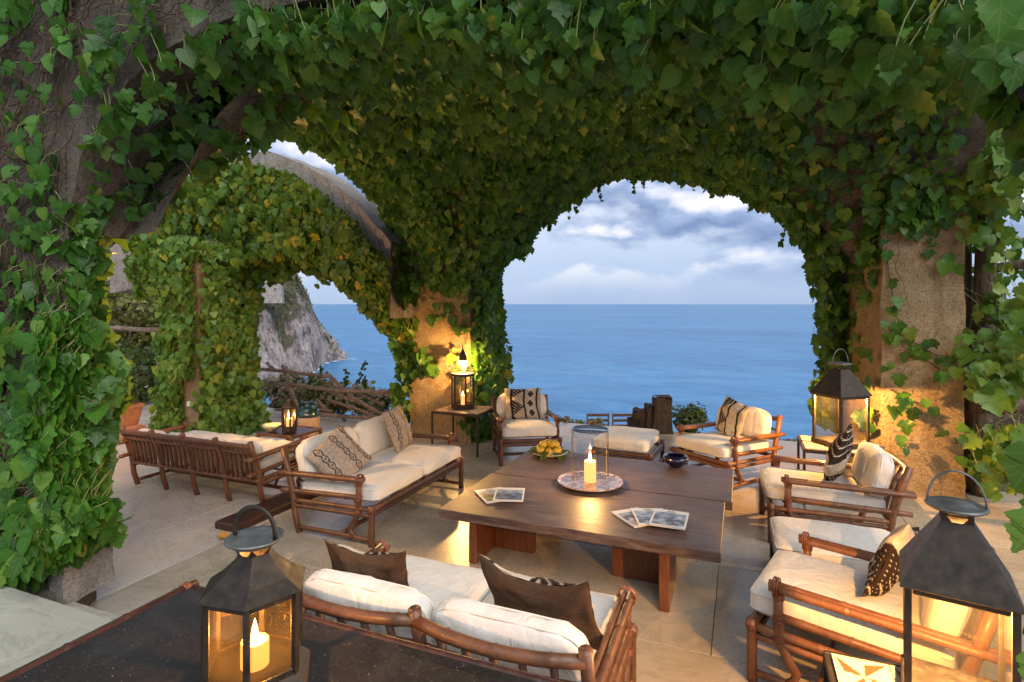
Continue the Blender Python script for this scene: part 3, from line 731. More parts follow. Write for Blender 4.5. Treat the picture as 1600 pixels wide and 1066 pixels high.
# middle pillar
S = []; f = FOOT['mid']
S += facesamp(f, 0, .95, 3.4, 760, lambda u, z, p: (.9 if z > 2.6 else .42 if z > 1.1 else .2) * (.05 + nmask((p.x, z, 4), 1.7, .44, .56)) * (1.5 if u < .12 or u > .85 else 1))
S += facesamp(f, 1, .0, 3.3, 1500, lambda u, z, p: .95 if (u > .12 or z > .9) else .5)
S += facesamp(f, 3, .2, 3.2, 420)
for _ in range(300): S.append((Vector((-4.66 + random.uniform(-.12, .10), 7.25, random.uniform(.3, 2.9))), Vector((-.5, -.8, 0))))
for _ in range(520): S.append((Vector((-3.66 + random.uniform(-.10, .12), random.uniform(7.22, 8.2), random.uniform(.05, 3.2))), Vector((.9, -.4, 0)).normalized()))
iv = thing('ivy', 'creeper spilling down the middle pillar behind the hexagonal lantern', 'ivy')
Lm, pet = ivy_leaves(S, .108, (.02, .14), Vector((.5, -.8, .1)), .45, .6)
foliage(iv, Lm, 'ivy_leaf', 260); pet.build('petioles', 'petiole', iv)['kind'] = 'stuff'
st = walk(lambda a, b: (Vector((a, 7.285, b)), Vector((0, -1, 0))), -4.6, .1, -3.65, 3.2, 10, 40, .05, .004); st.build('stems', 'stem', iv)['kind'] = 'stuff'

# right pillar
S = []; f = FOOT['right']
S += facesamp(f, 3, .7, 3.3, 900, lambda u, z, p: .9 if u < .28 else .06 + .7 * (z > 2.45))
for _ in range(1000): S.append((Vector((1.10 + random.uniform(-.22, .05) * (.55 + .45 * math.sin(_)), random.uniform(7.7, 8.2), random.uniform(.55, 3.1))), Vector((-.8, -.5, 0)).normalized()))
S += facesamp(f, 0, 2.75, 3.5, 240, lambda u, z, p: nmask((p.x, z, 2), 1.8, .38, .55) + .25 * (z > 2.95))
for (pts) in ([(1.40, 2.6), (1.44, 2.2), (1.50, 1.85), (1.62, 1.62), (1.8, 1.50), (1.98, 1.42)], [(1.42, 1.75), (1.55, 1.55), (1.72, 1.45), (1.9, 1.30)], [(1.44, 1.1), (1.60, 1.0), (1.78, .92)], [(1.40, 2.0), (1.42, 1.5), (1.46, 1.1), (1.50, .7), (1.6, .55)], [(1.75, 2.7), (1.85, 2.5), (2.0, 2.35)]):
    for (a, za_), (b, zb_) in zip(pts, pts[1:]):
        for q in range(3): t = random.random(); S.append((Vector((lerp(a, b, t) + random.gauss(0, .03), 6.985, lerp(za_, zb_, t) + random.gauss(0, .04))), Vector((0, -1, 0))))
iv = thing('ivy', 'creeper fringing the right pillar with thin shoots across bare plaster', 'ivy')
Lm, pet = ivy_leaves(S, .103, (.02, .12), Vector((-.3, -1, .1)), .45, .6)
foliage(iv, Lm, 'ivy_leaf', 260); pet.build('petioles', 'petiole', iv)['kind'] = 'stuff'
st = walk(lambda a, b: (Vector((a, 6.985, b)), Vector((0, -1, 0))), 1.4, .2, 2.0, 3.3, 5, 30, .05, .0035)
for pts in ([(1.40, 2.6), (1.44, 2.2), (1.50, 1.85), (1.62, 1.62), (1.8, 1.50), (1.98, 1.42)], [(1.42, 1.75), (1.55, 1.55), (1.72, 1.45), (1.9, 1.30)], [(1.44, 1.1), (1.6, 1.0), (1.78, .92)]): st.tube([(a, 6.975, b) for a, b in pts], .006, 5)
st.build('stems', 'stem', iv)['kind'] = 'stuff'

# far pillar in the left bay, flaring at its foot
S = []; f = FOOT['far']
S += facesamp(f, 0, .0, 2.9, 1300, lambda u, z, p: (.0 if (.55 < u < .98 and .22 < z < .95) else .16 if (.3 < u < .85 and 1.2 < z < 2.2) else .95))
S += facesamp(f, 1, .0, 2.9, 1800)
for _ in range(420): S.append((Vector((random.uniform(-8.0, -7.45), random.uniform(5.9, 6.8), 2.62 + random.random() * .3)), Vector((.2, -.8, .4)).normalized()))
for _ in range(1100): z = random.random() ** 1.6 * 1.5; S.append((Vector((-7.42 + random.random() * .36 * (1 - z / 1.6), random.uniform(5.9, 6.95), z)), Vector((.9, -.4, .2)).normalized()))
for _ in range(700): z = random.uniform(0, 2.5); S.append((Vector((-7.97 - random.random() * .05, random.uniform(5.85, 6.3), z)), Vector((-.3, -.9, .2)).normalized()))
iv = thing('ivy', 'bright green creeper shrouding the far pillar of the left bay', 'ivy')
Lm, pet = ivy_leaves(S, .088, (.02, .13), Vector((.5, -.8, .2)), .5, .6, .3)
foliage(iv, Lm, 'ivy_bright', 220); pet.build('petioles', 'petiole', iv)['kind'] = 'stuff'

# far free-standing arch
S = []
for _ in range(5400):
    x = random.uniform(-9.6, -4.5); z0, z1 = tab(x, INT) - .12, tab(x, EXT) - (.20 if x > -7.4 else .05)
    if z1 > z0 and random.random() < .35 + nmask((x, z0 * 3 + random.random(), 5), 1.6, .30, .5): S.append((Vector((x, 6.6 - random.random() * .12, random.uniform(z0, z1))), Vector((.15, -1, -.25)).normalized()))
for _ in range(1300): x = random.uniform(-7.2, -4.5); S.append((Vector((x, random.uniform(6.6, 7.3), tab(x, INT) - random.random() ** 2 * .22)), Vector((0, -.3, -1)).normalized()))
iv = thing('ivy', 'yellow green creeper draped over the far arch below its bare plaster rim', 'ivy')
Lm, pet = ivy_leaves(S, .102, (.02, .18), Vector((.3, -1, 0)), .5, .5)
foliage(iv, Lm, 'ivy_yellowish', 260); pet.build('petioles', 'petiole', iv)['kind'] = 'stuff'
st = MB()
for i in range(7):
    x = -5.9 + i * .28; p = Vector((x, 6.6, tab(x, EXT))); st.tube([p + Vector((.02 * q, 0, -.06 * q)) + rv(.012) for q in range(8)], .004, 4, False)
st.build('stems', 'stem', iv)['kind'] = 'stuff'

# ================================================================== GARDEN AND EDGES
def blob_leaves(c, rad, n, size, clumps=14, up=.5):
    cs = []
    for _ in range(clumps):
        d = rv(1).normalized() * random.random() ** .4; cs.append((Vector((c[0] + d.x * rad[0] * .75, c[1] + d.y * rad[1] * .75, c[2] + d.z * rad[2] * .75)), random.uniform(.28, .5)))
    out = []
    for _ in range(n):
        cc, s = random.choice(cs); d = rv(1).normalized() * random.random() ** .33
        p = cc + Vector((d.x * rad[0] * s, d.y * rad[1] * s, d.z * rad[2] * s))
        out.append(leaf_matrix(p, d * .7 + Vector((0, -.2, up)) + rv(.4), rv(1) + DOWN * .4, size * random.uniform(.6, 1.4)))
    return out, cs
def shrub(name, label, cat, base, c, rad, n, size, mt, group=None, clumps=14, singles=0, trunk=.03):
    t = thing(name, label, cat, base, 0, group); bpy.context.view_layer.update()
    Lm, cs = blob_leaves(c, rad, n, size, clumps)
    inv = Matrix.Translation(-Vector(base)); Lm = [inv @ m for m in Lm]
    o = foliage(t, Lm, mt, 0, True, 'crown')
    mb = MB(); b0 = Vector((0, 0, 0)); top = Vector(c) - Vector(base)
    hub = b0.lerp(top, .45) + rv(.03); mb.tube([b0, b0.lerp(hub, .5) + rv(.02), hub], [trunk, trunk * .85, trunk * .7], 7)
    for (q, s) in cs: e = q - Vector(base); mb.tube([hub, hub.lerp(e, .5) + rv(.04), e], [trunk * .5, trunk * .3, trunk * .12], 5)
    mb.build('trunk', 'bark', t); return t
# trees of the garden on the left
shrub('garden_tree', 'yellow green tree seen left of the far pillar above the pole', 'tree', (-13.2, 8.6, -1.9), (-13.0, 8.6, 1.6), (1.7, 1.7, 1.5), 2600, .16, 'shrub_yellow', None, 22, trunk=.12)
shrub('garden_tree', 'dark leafy tree standing behind the terracotta pot', 'tree', (-11.4, 7.4, -1.2), (-11.4, 7.4, .55), (1.3, 1.3, 1.1), 2400, .12, 'shrub_green', None, 20, trunk=.09)
shrub('garden_tree', 'olive toned tree high on the slope behind the left pergola pole', 'tree', (-19, 11.5, 0), (-19, 11.5, 3.4), (2.6, 2.6, 2.2), 2600, .24, 'shrub_hill', None, 22, trunk=.18)
shrub('garden_shrub', 'loose yellowish shrub at the foot of the garden slope', 'shrub', (-12.2, 6.3, -1.2), (-12.2, 6.3, .2), (1.0, 1.0, .9), 1500, .12, 'shrub_yellow', None, 14, trunk=.05)
# scrub covering the far slope: one mass
Lm = []
for _ in range(900):
    y = random.uniform(12, 120); x = -1.2 * y - 7 - random.random() * (30 + y * .5); c = Vector((x, y, hill_z(x, y) + .4)); sz = random.uniform(.8, 2.4)
    for q in range(9): Lm.append(leaf_matrix(c + Vector((random.gauss(0, sz * .5), random.gauss(0, sz * .5), random.random() * sz)), Vector((.3, -.4, .8)) + rv(.5), rv(1), sz * random.uniform(.3, .6)))
tag(foliage(None, Lm, 'shrub_hill', 0, True, 'hillside_scrub'), 'mixed olive and brown scrub covering the far garden slope', 'scrub', None, 'stuff')
# scrub clinging to the headland
Lm = []
hp = [p for i, p in enumerate(headland_pts) if p.z > SEA + 14]
for _ in range(1100):
    p = random.choice(hp)
    if fb(p, .022, 3) < -.02 - (p.z - SEA - 45) * .006: continue
    sz = random.uniform(1.2, 3.2)
    for q in range(8): Lm.append(leaf_matrix(p + Vector((random.gauss(0, sz * .5), random.gauss(0, sz * .5) - .5, random.random() * sz)), Vector((.2, -.6, .7)) + rv(.5), rv(1), sz * random.uniform(.4, .8)))
tag(foliage(None, Lm, 'shrub_hill', 0, True, 'headland_scrub'), 'dark scrub clinging to the rocky headland', 'scrub', None, 'stuff')
# ruined tower on the headland
c = camw(427, 455, 0); zb0 = 2 + (475 - 470) / FPX * 455 - 2; zt0 = 2 + (475 - 441) / FPX * 455
tw = thing('watchtower', 'square pale stone tower perched on the headland', 'tower', (c.x, c.y, zb0), YAW + .25); H = zt0 - zb0
mb = MB(); mb.add([(-7.6, -6, 0), (7.6, -6, 0), (7.6, 6, 0), (-7.6, 6, 0), (-6.6, -5, H), (6.6, -5, H), (6.6, 5, H), (-6.6, 5, H)], [[0, 1, 5, 4], [1, 2, 6, 5], [2, 3, 7, 6], [3, 0, 4, 7], [4, 5, 6, 7]]); mb.build('wall', 'tower_stone', tw, False)
MB().box((2.2, -5.55, H * .66), (1.1, .5, 1.4)).build('window', 'ink', tw, False)
for i in range(4): MB().box((-5 + i * 3.3, -4.6, H + .5 - .5 * (i % 2)), (1.7, .8, 1.1)).build('merlon', 'tower_stone', tw, False)

# rustic pole fence by the far pillar
fe = thing('pole_fence', 'rustic fence of crooked wooden poles beside the far pillar', 'fence', (-5.8, 7.75, 0)); bpy.context.view_layer.update()
def pole(pts, r, name='rail', Y=7.75, seg=8, parent=fe):
    P = [atY(px, py, Y + (q[0] if q else 0)) - parent.location for (px, py, *q) in pts]; fine = []
    for a, b in zip(P, P[1:]):
        for i in range(4): fine.append(a.lerp(b, i / 4) + rv(.006))
    fine.append(P[-1]); MB().tube(fine, [r * random.uniform(.88, 1.12) for _ in fine], seg).build(name, 'pole_wood', parent)
pole([(398, 575), (450, 580), (517, 589)], .033); pole([(410, 597), (470, 604), (530, 610), (618, 613)], .033)
pole([(490, 646), (540, 652), (610, 654)], .034); pole([(480, 666), (545, 671)], .034); pole([(430, 640), (480, 640), (520, 643, .1)], .026)
pole([(441, 571), (452, 600), (466, 640)], .034, 'post'); pole([(417, 567), (428, 577)], .026, 'post')
pole([(512, 584, .06), (550, 620, .06), (606, 653, .06)], .030, 'brace'); pole([(498, 606, .12), (560, 628, .12), (592, 645, .12)], .028, 'brace')
pole([(494, 625, .1), (513, 643, .1)], .034, 'brace'); pole([(530, 610, .16), (545, 633, .16), (590, 655, .16)], .02, 'brace'); pole([(560, 615, .2), (600, 634, .2)], .02, 'brace')
pole([(510, 624, .2), (560, 640, .2), (608, 660, .2)], .024, 'brace'); pole([(535, 655, .1), (560, 672, .1)], .024, 'brace')
for i, (px, py, rx, rz_, n) in enumerate([(450, 612, .6, .50, 2000), (510, 622, .6, .46, 1900), (575, 634, .6, .40, 1700)]):
    c = atY(px, py, 8.75); shrub('fence_shrub', ['reddish green shrub behind the fence nearest the far pillar', 'leafy mixed shrub behind the middle of the pole fence', 'sparse reddish shrub behind the fence nearest the middle pillar'][i], 'shrub', (c.x, c.y, -1.3), c, (rx, .4, rz_), n, .095, 'shrub_mixed', None, 20, trunk=.02)
pr = thing('prickly_plant', 'tall green leafy shoots rising above the fence top', 'plant', atY(545, 620, 8.3))
for (dx, a, L) in [(-.75, .3, .42), (-.1, .12, .38), (.05, .5, .62), (.35, .0, .25), (-1.0, .5, .30)]:
    sh = MB(); sh.uv = []; tip = Vector((dx + math.sin(a) * L, 0, math.cos(a) * L + .1)); b0 = Vector((dx, 0, -.15))
    for q in range(46):
        t = random.random(); M = leaf_matrix(b0.lerp(tip, t) + rv(.012), Vector((random.gauss(0, .6), -1, .3)), (tip - b0).normalized() + rv(.7), .075); vs, fs, uv = SLEAF[q % 4]; sh.add(vs, fs, M); sh.uv += uv
    sh.build('shoot', 'shrub_green', pr)
# pole of the garden pergola at the far left
pg = thing('pergola_pole', 'weathered horizontal pole crossing left of the far pillar', 'pole', atY(200, 515, 7.2)); P0 = atY(120, 512, 7.2); P1 = atY(250, 516, 7.2)
bpy.context.view_layer.update(); MB().tube([P0.lerp(P1, i / 6) - pg.location + rv(.008) for i in range(7)], .05, 8).build('pole', 'pole_wood', pg)
for pxx in (118, 249): q = atY(pxx, 516, 7.2) - pg.location; MB().tube([q + Vector((0, 0, .05)), q + Vector((.02, 0, -1.2)), Vector((q.x, 0, -pg.location.z - .1))], .045, 8).build('post', 'pole_wood', pg)
# terracotta pot on stacked bricks
pb = thing('brick_stack', 'low stack of terracotta bricks under the flower pot', 'bricks', (-8.31, 5.5, 0))
for i in range(4): MB().box((random.uniform(-.03, .03) + (.15 if i == 3 else 0), 0, .03 + .058 * i), (.44 if i < 3 else .2, .25, .054), b=.008).build('brick', 'terracotta', pb, False, Matrix.Rotation(random.uniform(-.08, .08), 4, 'Z'))
pt = thing('flower_pot', 'square weathered terracotta pot of shrubby green on bricks', 'pot', (-8.33, 5.5, .236))
mb = MB(); mb.lathe([(.02, 0), (.15, 0), (.205, .25), (.225, .25), (.225, .30), (.195, .30), (.19, .26), (.02, .25)], 4, ph=math.pi / 4); mb.flat = set(range(len(mb.f))); mb.build('pot', 'terracotta', pt)
bpy.context.view_layer.update(); Lm, cs = blob_leaves((0, 0, .62), (.36, .36, .40), 620, .07); foliage(pt, Lm, 'shrub_green', 0, True, 'plant')
# big glazed jar
jr = thing('storage_jar', 'two tone clay jar with dark teal glazed shoulders and handles', 'jar', (-5.98, 6.62, 0))
MB().lathe([(.0, 0), (.125, 0), (.150, .10), (.165, .24), (.170, .33)], 28).build('body', 'jar_clay', jr)
MB().lathe([(.1705, .33), (.170, .37), (.150, .43), (.09, .475), (.062, .485), (.055, .53), (.068, .545), (.05, .545), (.045, .49)], 28).build('shoulder', 'teal_glaze', jr)
for sg in (-1, 1): MB().tube([(sg * .06, 0, .52), (sg * .125, 0, .545), (sg * .165, 0, .49), (sg * .15, 0, .42)], .019, 8).build('handle', 'teal_glaze', jr)
# stone stumps at the terrace edge
def stump(label, x, y, w_, d_, h_, lean):
    mb = rough_prism([(-w_ / 2, -d_ / 2), (w_ / 2, -d_ / 2), (w_ / 2 * .96, d_ / 2), (-w_ / 2, d_ / 2)], 0, h_, .035, .05); top = len(mb.v)
    for i, p in enumerate(mb.v):
        mb.v[i] = Vector((p.x * (1 - .12 * p.z / h_) + lean * p.z, p.y, p.z + (fb(p, 6) * .04 if p.z > h_ * .8 else 0)))
    o = mb.build('stone_stump', 'dark_stone'); o.location = (x, y, -.02); o.rotation_euler.z = YAW; tag(o, label, 'stone', 'dark stumps at the terrace edge')
for lab, px, w_, tv, Y in [('tallest dark upright stone at the terrace edge by the bush', 1034, .30, 617, 9.0), ('thin dark upright stone beside the tallest one', 1014, .10, 631, 9.02), ('broad jagged low dark stone next to the thin upright', 1001, .24, 638, 9.05), ('lowest dark stone block at the left end of the stump row', 989, .16, 652, 9.0)]:
    b = atZ(px, 666, 0); h_ = atY(px, tv, Y).z; x = atY(px, 666, Y).x; stump(lab, x, Y, w_, .22, h_, .02)
shrub('edge_bush', 'round green bush at the terrace edge right of the dark stones', 'bush', atY(1075, 690, 9.6), atY(1075, 653, 9.6), (.42, .35, .30), 1500, .06, 'shrub_green', None, 18, trunk=.02)
for i, (px, py, rx, mt, lab) in enumerate([(905, 664, .22, 'shrub_yellow', 'small yellow green plant at the terrace edge left of the chairs'), (935, 661, .20, 'shrub_mixed', 'reddish flowering plant in front of the slatted chair at the terrace edge'), (885, 658, .16, 'shrub_mixed', 'dry brownish plant at the edge beside the rear armchair'), (1215, 689, .30, 'shrub_green', 'low green edging plant behind the right lantern table'), (1240, 693, .25, 'shrub_mixed', 'small mixed plant at the edge left of the right pillar')]):
    c = atY(px, py, 9.35); shrub('edge_plant', lab, 'plant', (c.x, c.y, c.z - .25), c, (rx, .15, .09), 420, .04, 'shrub_green' if mt is None else mt, None, 10, trunk=.008)
for px, lab in ((938, 'brown slatted garden chair below the terrace edge, nearer the rear armchair'), (979, 'brown slatted garden chair half hidden behind the dark stones')):
    c = atY(px, 650, 11.2); ch = thing('garden_chair', lab, 'chair', (c.x, 11.2, -1.15), YAW + .05, 'garden chairs on the lower terrace'); top = c.z + 1.15
    for i in range(3): MB().box((0, .24, top - .03 - i * .11), (.44, .025, .055)).build('back_slat', 'chair_wood', ch, False)
    for sg in (-1, 1):
        MB().tube([(sg * .22, .24, 0), (sg * .22, .24, top)], .018, 6).build('back_post', 'chair_wood', ch); MB().tube([(sg * .22, -.2, 0), (sg * .22, -.2, .45)], .018, 6).build('leg', 'chair_wood', ch)
    for i in range(5): MB().box((0, -.18 + i * .1, .45), (.46, .08, .02)).build('seat_slat', 'chair_wood', ch, False)

# timber and wall beside the right pillar
wl = thing('garden_wall', 'shadowed rough plaster wall right of the right pillar', 'wall', (0, 0, 0))
rough_prism([(2.04, 7.55), (4.6, 7.55), (4.6, 7.9), (2.04, 7.9)], -.2, 1.35).build('wall', 'plaster_grey', wl)
rough_prism([(2.04, 7.6), (2.62, 7.6), (2.62, 7.9), (2.04, 7.9)], 1.36, 2.25).build('pier', 'plaster_grey', wl)
tp = thing('timber_post', 'weathered timber post with beams beside the right pillar', 'post', (2.3, 7.3, 0))
def log(pts, r, nm): MB().tube([Vector(p) + rv(.008) for p in pts], [r * random.uniform(.92, 1.08) for _ in pts], 10).build(nm, 'bark', tp)
log([(0, 0, 0), (.0, 0, .6), (.02, 0, 1.2), (.03, 0, 1.9), (.05, 0, 2.6), (.08, 0, 3.4), (.08, 0, 3.9)], .095, 'post')
log([(-.1, -.06, .93), (.4, -.04, .97), (1.0, 0, .96), (1.9, .02, 1.0)], .075, 'beam'); log([(.0, .03, 2.34), (.5, 0, 2.42), (1.2, 0, 2.55), (2.0, 0, 2.7)], .05, 'beam')
log([(.22, -.1, 3.5), (.32, -.1, 3.0), (.45, -.1, 2.55), (.52, -.1, 2.42)], .02, 'branch'); log([(-.08, .12, 0), (-.08, .12, 1.5), (-.06, .1, 3.0)], .05, 'post')
iv = thing('vine', 'leafy vine filling the right edge over the timber beams', 'vine'); Lm = []; pet = MB()
for (px, py, Y, sx, sz, n, s) in [(1540, 330, 7.0, .12, .4, 50, .11), (1575, 260, 6.8, .2, .4, 100, .12), (1580, 560, 6.8, .18, .3, 130, .11), (1570, 480, 7.1, .12, .25, 60, .11), (1590, 400, 7.4, .2, .3, 30, .10), (1545, 595, 6.9, .12, .14, 35, .10), (1570, 690, 6.9, .2, .16, 65, .105), (1590, 730, 6.6, .15, .2, 50, .11), (1550, 730, 6.8, .12, .10, 26, .105), (1590, 190, 7.2, .2, .4, 100, .12), (1560, 370, 7.1, .14, .2, 28, .09), (1525, 255, 6.95, .09, .22, 40, .11)]:
    c = atY(px, py, Y)
    for _ in range(n):
        p = c + Vector((random.gauss(0, sx), random.gauss(0, .15), random.gauss(0, sz * .6))); Lm.append(leaf_matrix(p, Vector((-.2, -1, .25)) + rv(.4), DOWN + rv(.5), s * random.lognormvariate(0, .25)))
        if random.random() < .3: pet.tube([p, p + Vector((random.gauss(0, .05), .06, .10)), p + Vector((random.gauss(0, .08), .12, .22))], .003, 3, False)
foliage(iv, Lm, 'ivy_bright', 220); pet.build('petioles', 'petiole', iv)['kind'] = 'stuff'
vb = thing('vine_shoot', 'few large yellow green leaves close at the right edge beside the front lantern', 'vine'); 
for (px, py, dd, s, tx) in [(1600, 730, 1.25, .10, -.5), (1600, 832, 1.22, .085, -.6), (1608, 780, 1.3, .085, -.3), (1600, 1045, 1.22, .07, -.3), (1616, 700, 1.35, .09, .0)]:
    P = EYE + ray(px, py) * dd; M = leaf_matrix(P + Vector((.03, 0, s * .4)), Vector((-.3, -1, .35)) + rv(.15), DOWN + Vector((tx, 0, 0)), s)
    o = bpy.data.objects.new('leaf', leaf_data('ivy_bright', random.randrange(6))); col.objects.link(o); o.parent = vb; o.matrix_local = M
sp_ = [EYE + ray(1620, py) * 1.32 for py in range(620, 1120, 40)]; sp_.append(Vector((sp_[-1].x + .02, sp_[-1].y, .29))); MB().tube([p + rv(.008) for p in sp_[:-1]] + [sp_[-1]], .006, 6).build('stem', 'stem', vb)

# ================================================================== SOFT FURNISHING
def rbox(w_, d_, h_, r, n=10, crown=.0, M=None, top_round=0, seed=0, wr=.004):
    """soft cushion: rounded box with crowned faces; local z up"""
    mb = MB(); key = {}
    def pt(p):
        kk = tuple(round(c, 5) for c in p)
        if kk not in key: key[kk] = len(mb.v); mb.v.append(Vector(p))
        return key[kk]
    g = [-1 + 2 * i / n for i in range(n + 1)]
    for ax in range(3):
        for sg in (-1, 1):
            for i in range(n):
                for j in range(n):
                    q = []
                    for a, b in ((0, 0), (1, 0), (1, 1), (0, 1)):
                        p = [0, 0, 0]; p[ax] = sg; p[(ax + 1) % 3] = g[i + a]; p[(ax + 2) % 3] = g[j + b]; q.append(pt(p))
                    mb.f.append(q if sg > 0 else q[::-1])
    out = []; hw, hd, hh = w_ / 2, d_ / 2, h_ / 2
    for p in mb.v:
        s = Vector(p); f = Vector((s.x * hw, s.y * hd, s.z * hh))
        inner = Vector((max(-hw + r, min(hw - r, f.x)), max(-hd + r, min(hd - r, f.y)), max(-hh + min(r, hh * .8), min(hh - min(r, hh * .8), f.z))))
        dlt = f - inner
        if dlt.length > 1e-6: m_ = max(abs(dlt.x), abs(dlt.y), abs(dlt.z)); f = inner + dlt.normalized() * m_
        if crown: f.z += crown * s.z * (1 - s.x ** 2) * (1 - s.y ** 2)
        if top_round:   # arched upper edge (y is the height of a back cushion)
            t = max(0, (s.y - .1) / .9); f.x *= 1 - top_round * t ** 2.4
            f.y -= top_round * .30 * hd * abs(s.x) ** 2.6 * max(0, s.y)
        f += Vector((fb(f * 9 + Vector((seed * 3.1, 0, 0)), 1), fb(f * 9 + Vector((0, seed, 0)), 1), fb(f * 7 + Vector((0, 0, seed)), 1))) * wr
        out.append(f)
    mb.v = [(M @ p) if M else p for p in out]; return mb
def pipe_loop(w_, d_, h_, rr, r, zz, crown=0, M=None, top_round=0):
    """piping that hugs the rounded cushion (same mapping as rbox) along its perimeter at height zz of -1..1"""
    hw, hd, hh = w_ / 2, d_ / 2, h_ / 2; per = []; N = 22
    for i in range(N): per.append((-1 + 2 * i / N, -1))
    for i in range(N): per.append((1, -1 + 2 * i / N))
    for i in range(N): per.append((1 - 2 * i / N, 1))
    for i in range(N): per.append((-1, 1 - 2 * i / N))
    pts = []
    for x, y in per:
        f = Vector((x * hw, y * hd, zz * hh)); ri = min(rr, hh * .8)
        inner = Vector((max(-hw + rr, min(hw - rr, f.x)), max(-hd + rr, min(hd - rr, f.y)), max(-hh + ri, min(hh - ri, f.z))))
        dl = f - inner
        if dl.length > 1e-6: f = inner + dl.normalized() * max(abs(dl.x), abs(dl.y), abs(dl.z))
        if top_round:
            t = max(0, (y - .1) / .9); f.x *= 1 - top_round * t ** 2.4; f.y -= top_round * .30 * hd * abs(x) ** 2.6 * max(0, y)
        pts.append(f)
    return MB().tube(pts + pts[:1], r, 6, False, M)

def tri(x): return abs((x % 1) * 2 - 1) * 2 - 1
TAUPE, SAND, DARK, CREAM = (.40, .33, .265), (.52, .415, .30), (.030, .017, .012), (.62, .54, .43)
def jit(c, s, p): q = 1 + s * noise.noise(Vector(p) * 5); return tuple(max(0, x * q) for x in c)
def pat_zig(u, v):
    for c in (-.62, .28, .88):
        e = abs(abs(u - c) - (.085 + .045 * tri(v * 2.6)))
        if e < .026: return DARK
        d = math.hypot(u - c, ((v * 2.6 + .5) % 1 - .5) / 2.6)
        if .022 < d < .05: return DARK
    return jit(TAUPE, .35, (u * 2, v * 2, 1))
def pat_mud(u, v, ph=0):
    uu = u + .07 * math.sin(v * 2.3 + ph)
    if abs(uu + .66) < .06 or abs(uu - .06) < .055 or abs(uu - .80) < .05: return DARK
    if -.60 < uu < .0:       # dark panel with pale diagonals
        a = (uu + v * 1.0) * 2.1; 
        if tri(v * .9 + .2) * .32 + .02 < (uu + .3) * .9: return jit(SAND, .25, (u, v, 2))
        if abs((a * 2.2) % 1 - .5) < .09: return CREAM
        return DARK
    if .12 < uu < .74 and ph < 1:    # pale panel with fine script
        if noise.noise(Vector((u * 14, v * 16, ph))) > .42: return (.16, .10, .06)
        return jit(CREAM, .2, (u, v, 3))
    if .12 < uu < .74:
        w_ = abs((uu - .43) * 2.2) - abs(tri(v * .8)) * .55
        if abs(w_) < .10: return CREAM
        if w_ < 0 and (math.hypot((u * 9) % 1 - .5, (v * 9) % 1 - .5) < .2): return CREAM
        return DARK if w_ < 0 else jit(SAND, .25, (u, v, 2))
    return jit(SAND, .25, (u, v, 5))
def pat_scroll(u, v):
    w_ = u * .75 + v * .55
    if abs(w_ - .30) < .05 or abs(w_ + .52) < .045: return DARK
    if w_ > .30:
        q = (u * .55 - v * .75)
        if abs(((w_ * 5) % 1) - .5) < .07 and q > -.4: return CREAM
        if math.hypot((u * 8) % 1 - .5, (v * 8) % 1 - .5) < .17 and q < .25: return CREAM
        return DARK
    if w_ < -.52:
        return CREAM if math.hypot((u * 8) % 1 - .5, (v * 8) % 1 - .5) < .22 else DARK
    d = abs(math.hypot(u + .1, v - .25) - .16); d2 = abs(math.hypot(u + .28, v + .15) - .12)
    if d < .016 and u > -.12 or d2 < .015: return DARK
    if noise.noise(Vector((u * 12, v * 12, 7))) > .55: return DARK
    return jit((.50, .43, .35), .2, (u, v, 6))
def pat_brown(u, v): return jit((.085, .048, .028), .35, (u * 2, v * 6, 4))
def pillow(name, label, w_, h_, t_, pat, loc, rot, back=None, n=72, sag=0, cat='pillow', seed=1):
    mb = MB(); mb.c = []
    for sg in (1, -1):
        o = len(mb.v); pf = pat if sg > 0 else (back or pat)
        for i in range(n + 1):
            for j in range(n + 1):
                u, v = -1 + 2 * i / n, -1 + 2 * j / n
                prof = (max(0, 1 - u ** 2) ** .55) * (max(0, 1 - v ** 2) ** .55)
                x = u * w_ / 2 * (1 - .07 * (1 - v * v)); y = v * h_ / 2 * (1 - .07 * (1 - u * u))
                z = sg * t_ / 2 * prof * (1 + .25 * noise.noise(Vector((u * 1.7 + seed, v * 1.7, sg))))
                z += .012 * noise.noise(Vector((u * 3 + seed, v * 3, 2 * sg))) + .02 * noise.noise(Vector((u * 1.2 + seed * 2, v * 1.2, 9)))
                y -= sag * max(0, v) * (1 - u * u) * h_ / 2
                mb.v.append(Vector((x, y, z))); mb.c.append(pf(u, v))
        for i in range(n):
            for j in range(n):
                q = [o + i * (n + 1) + j, o + (i + 1) * (n + 1) + j, o + (i + 1) * (n + 1) + j + 1, o + i * (n + 1) + j + 1]; mb.f.append(q if sg > 0 else q[::-1])
    ob = mb.build(name, 'cloth_print'); ob.matrix_world = Matrix.Translation(loc) @ rot; tag(ob, label, cat); return ob

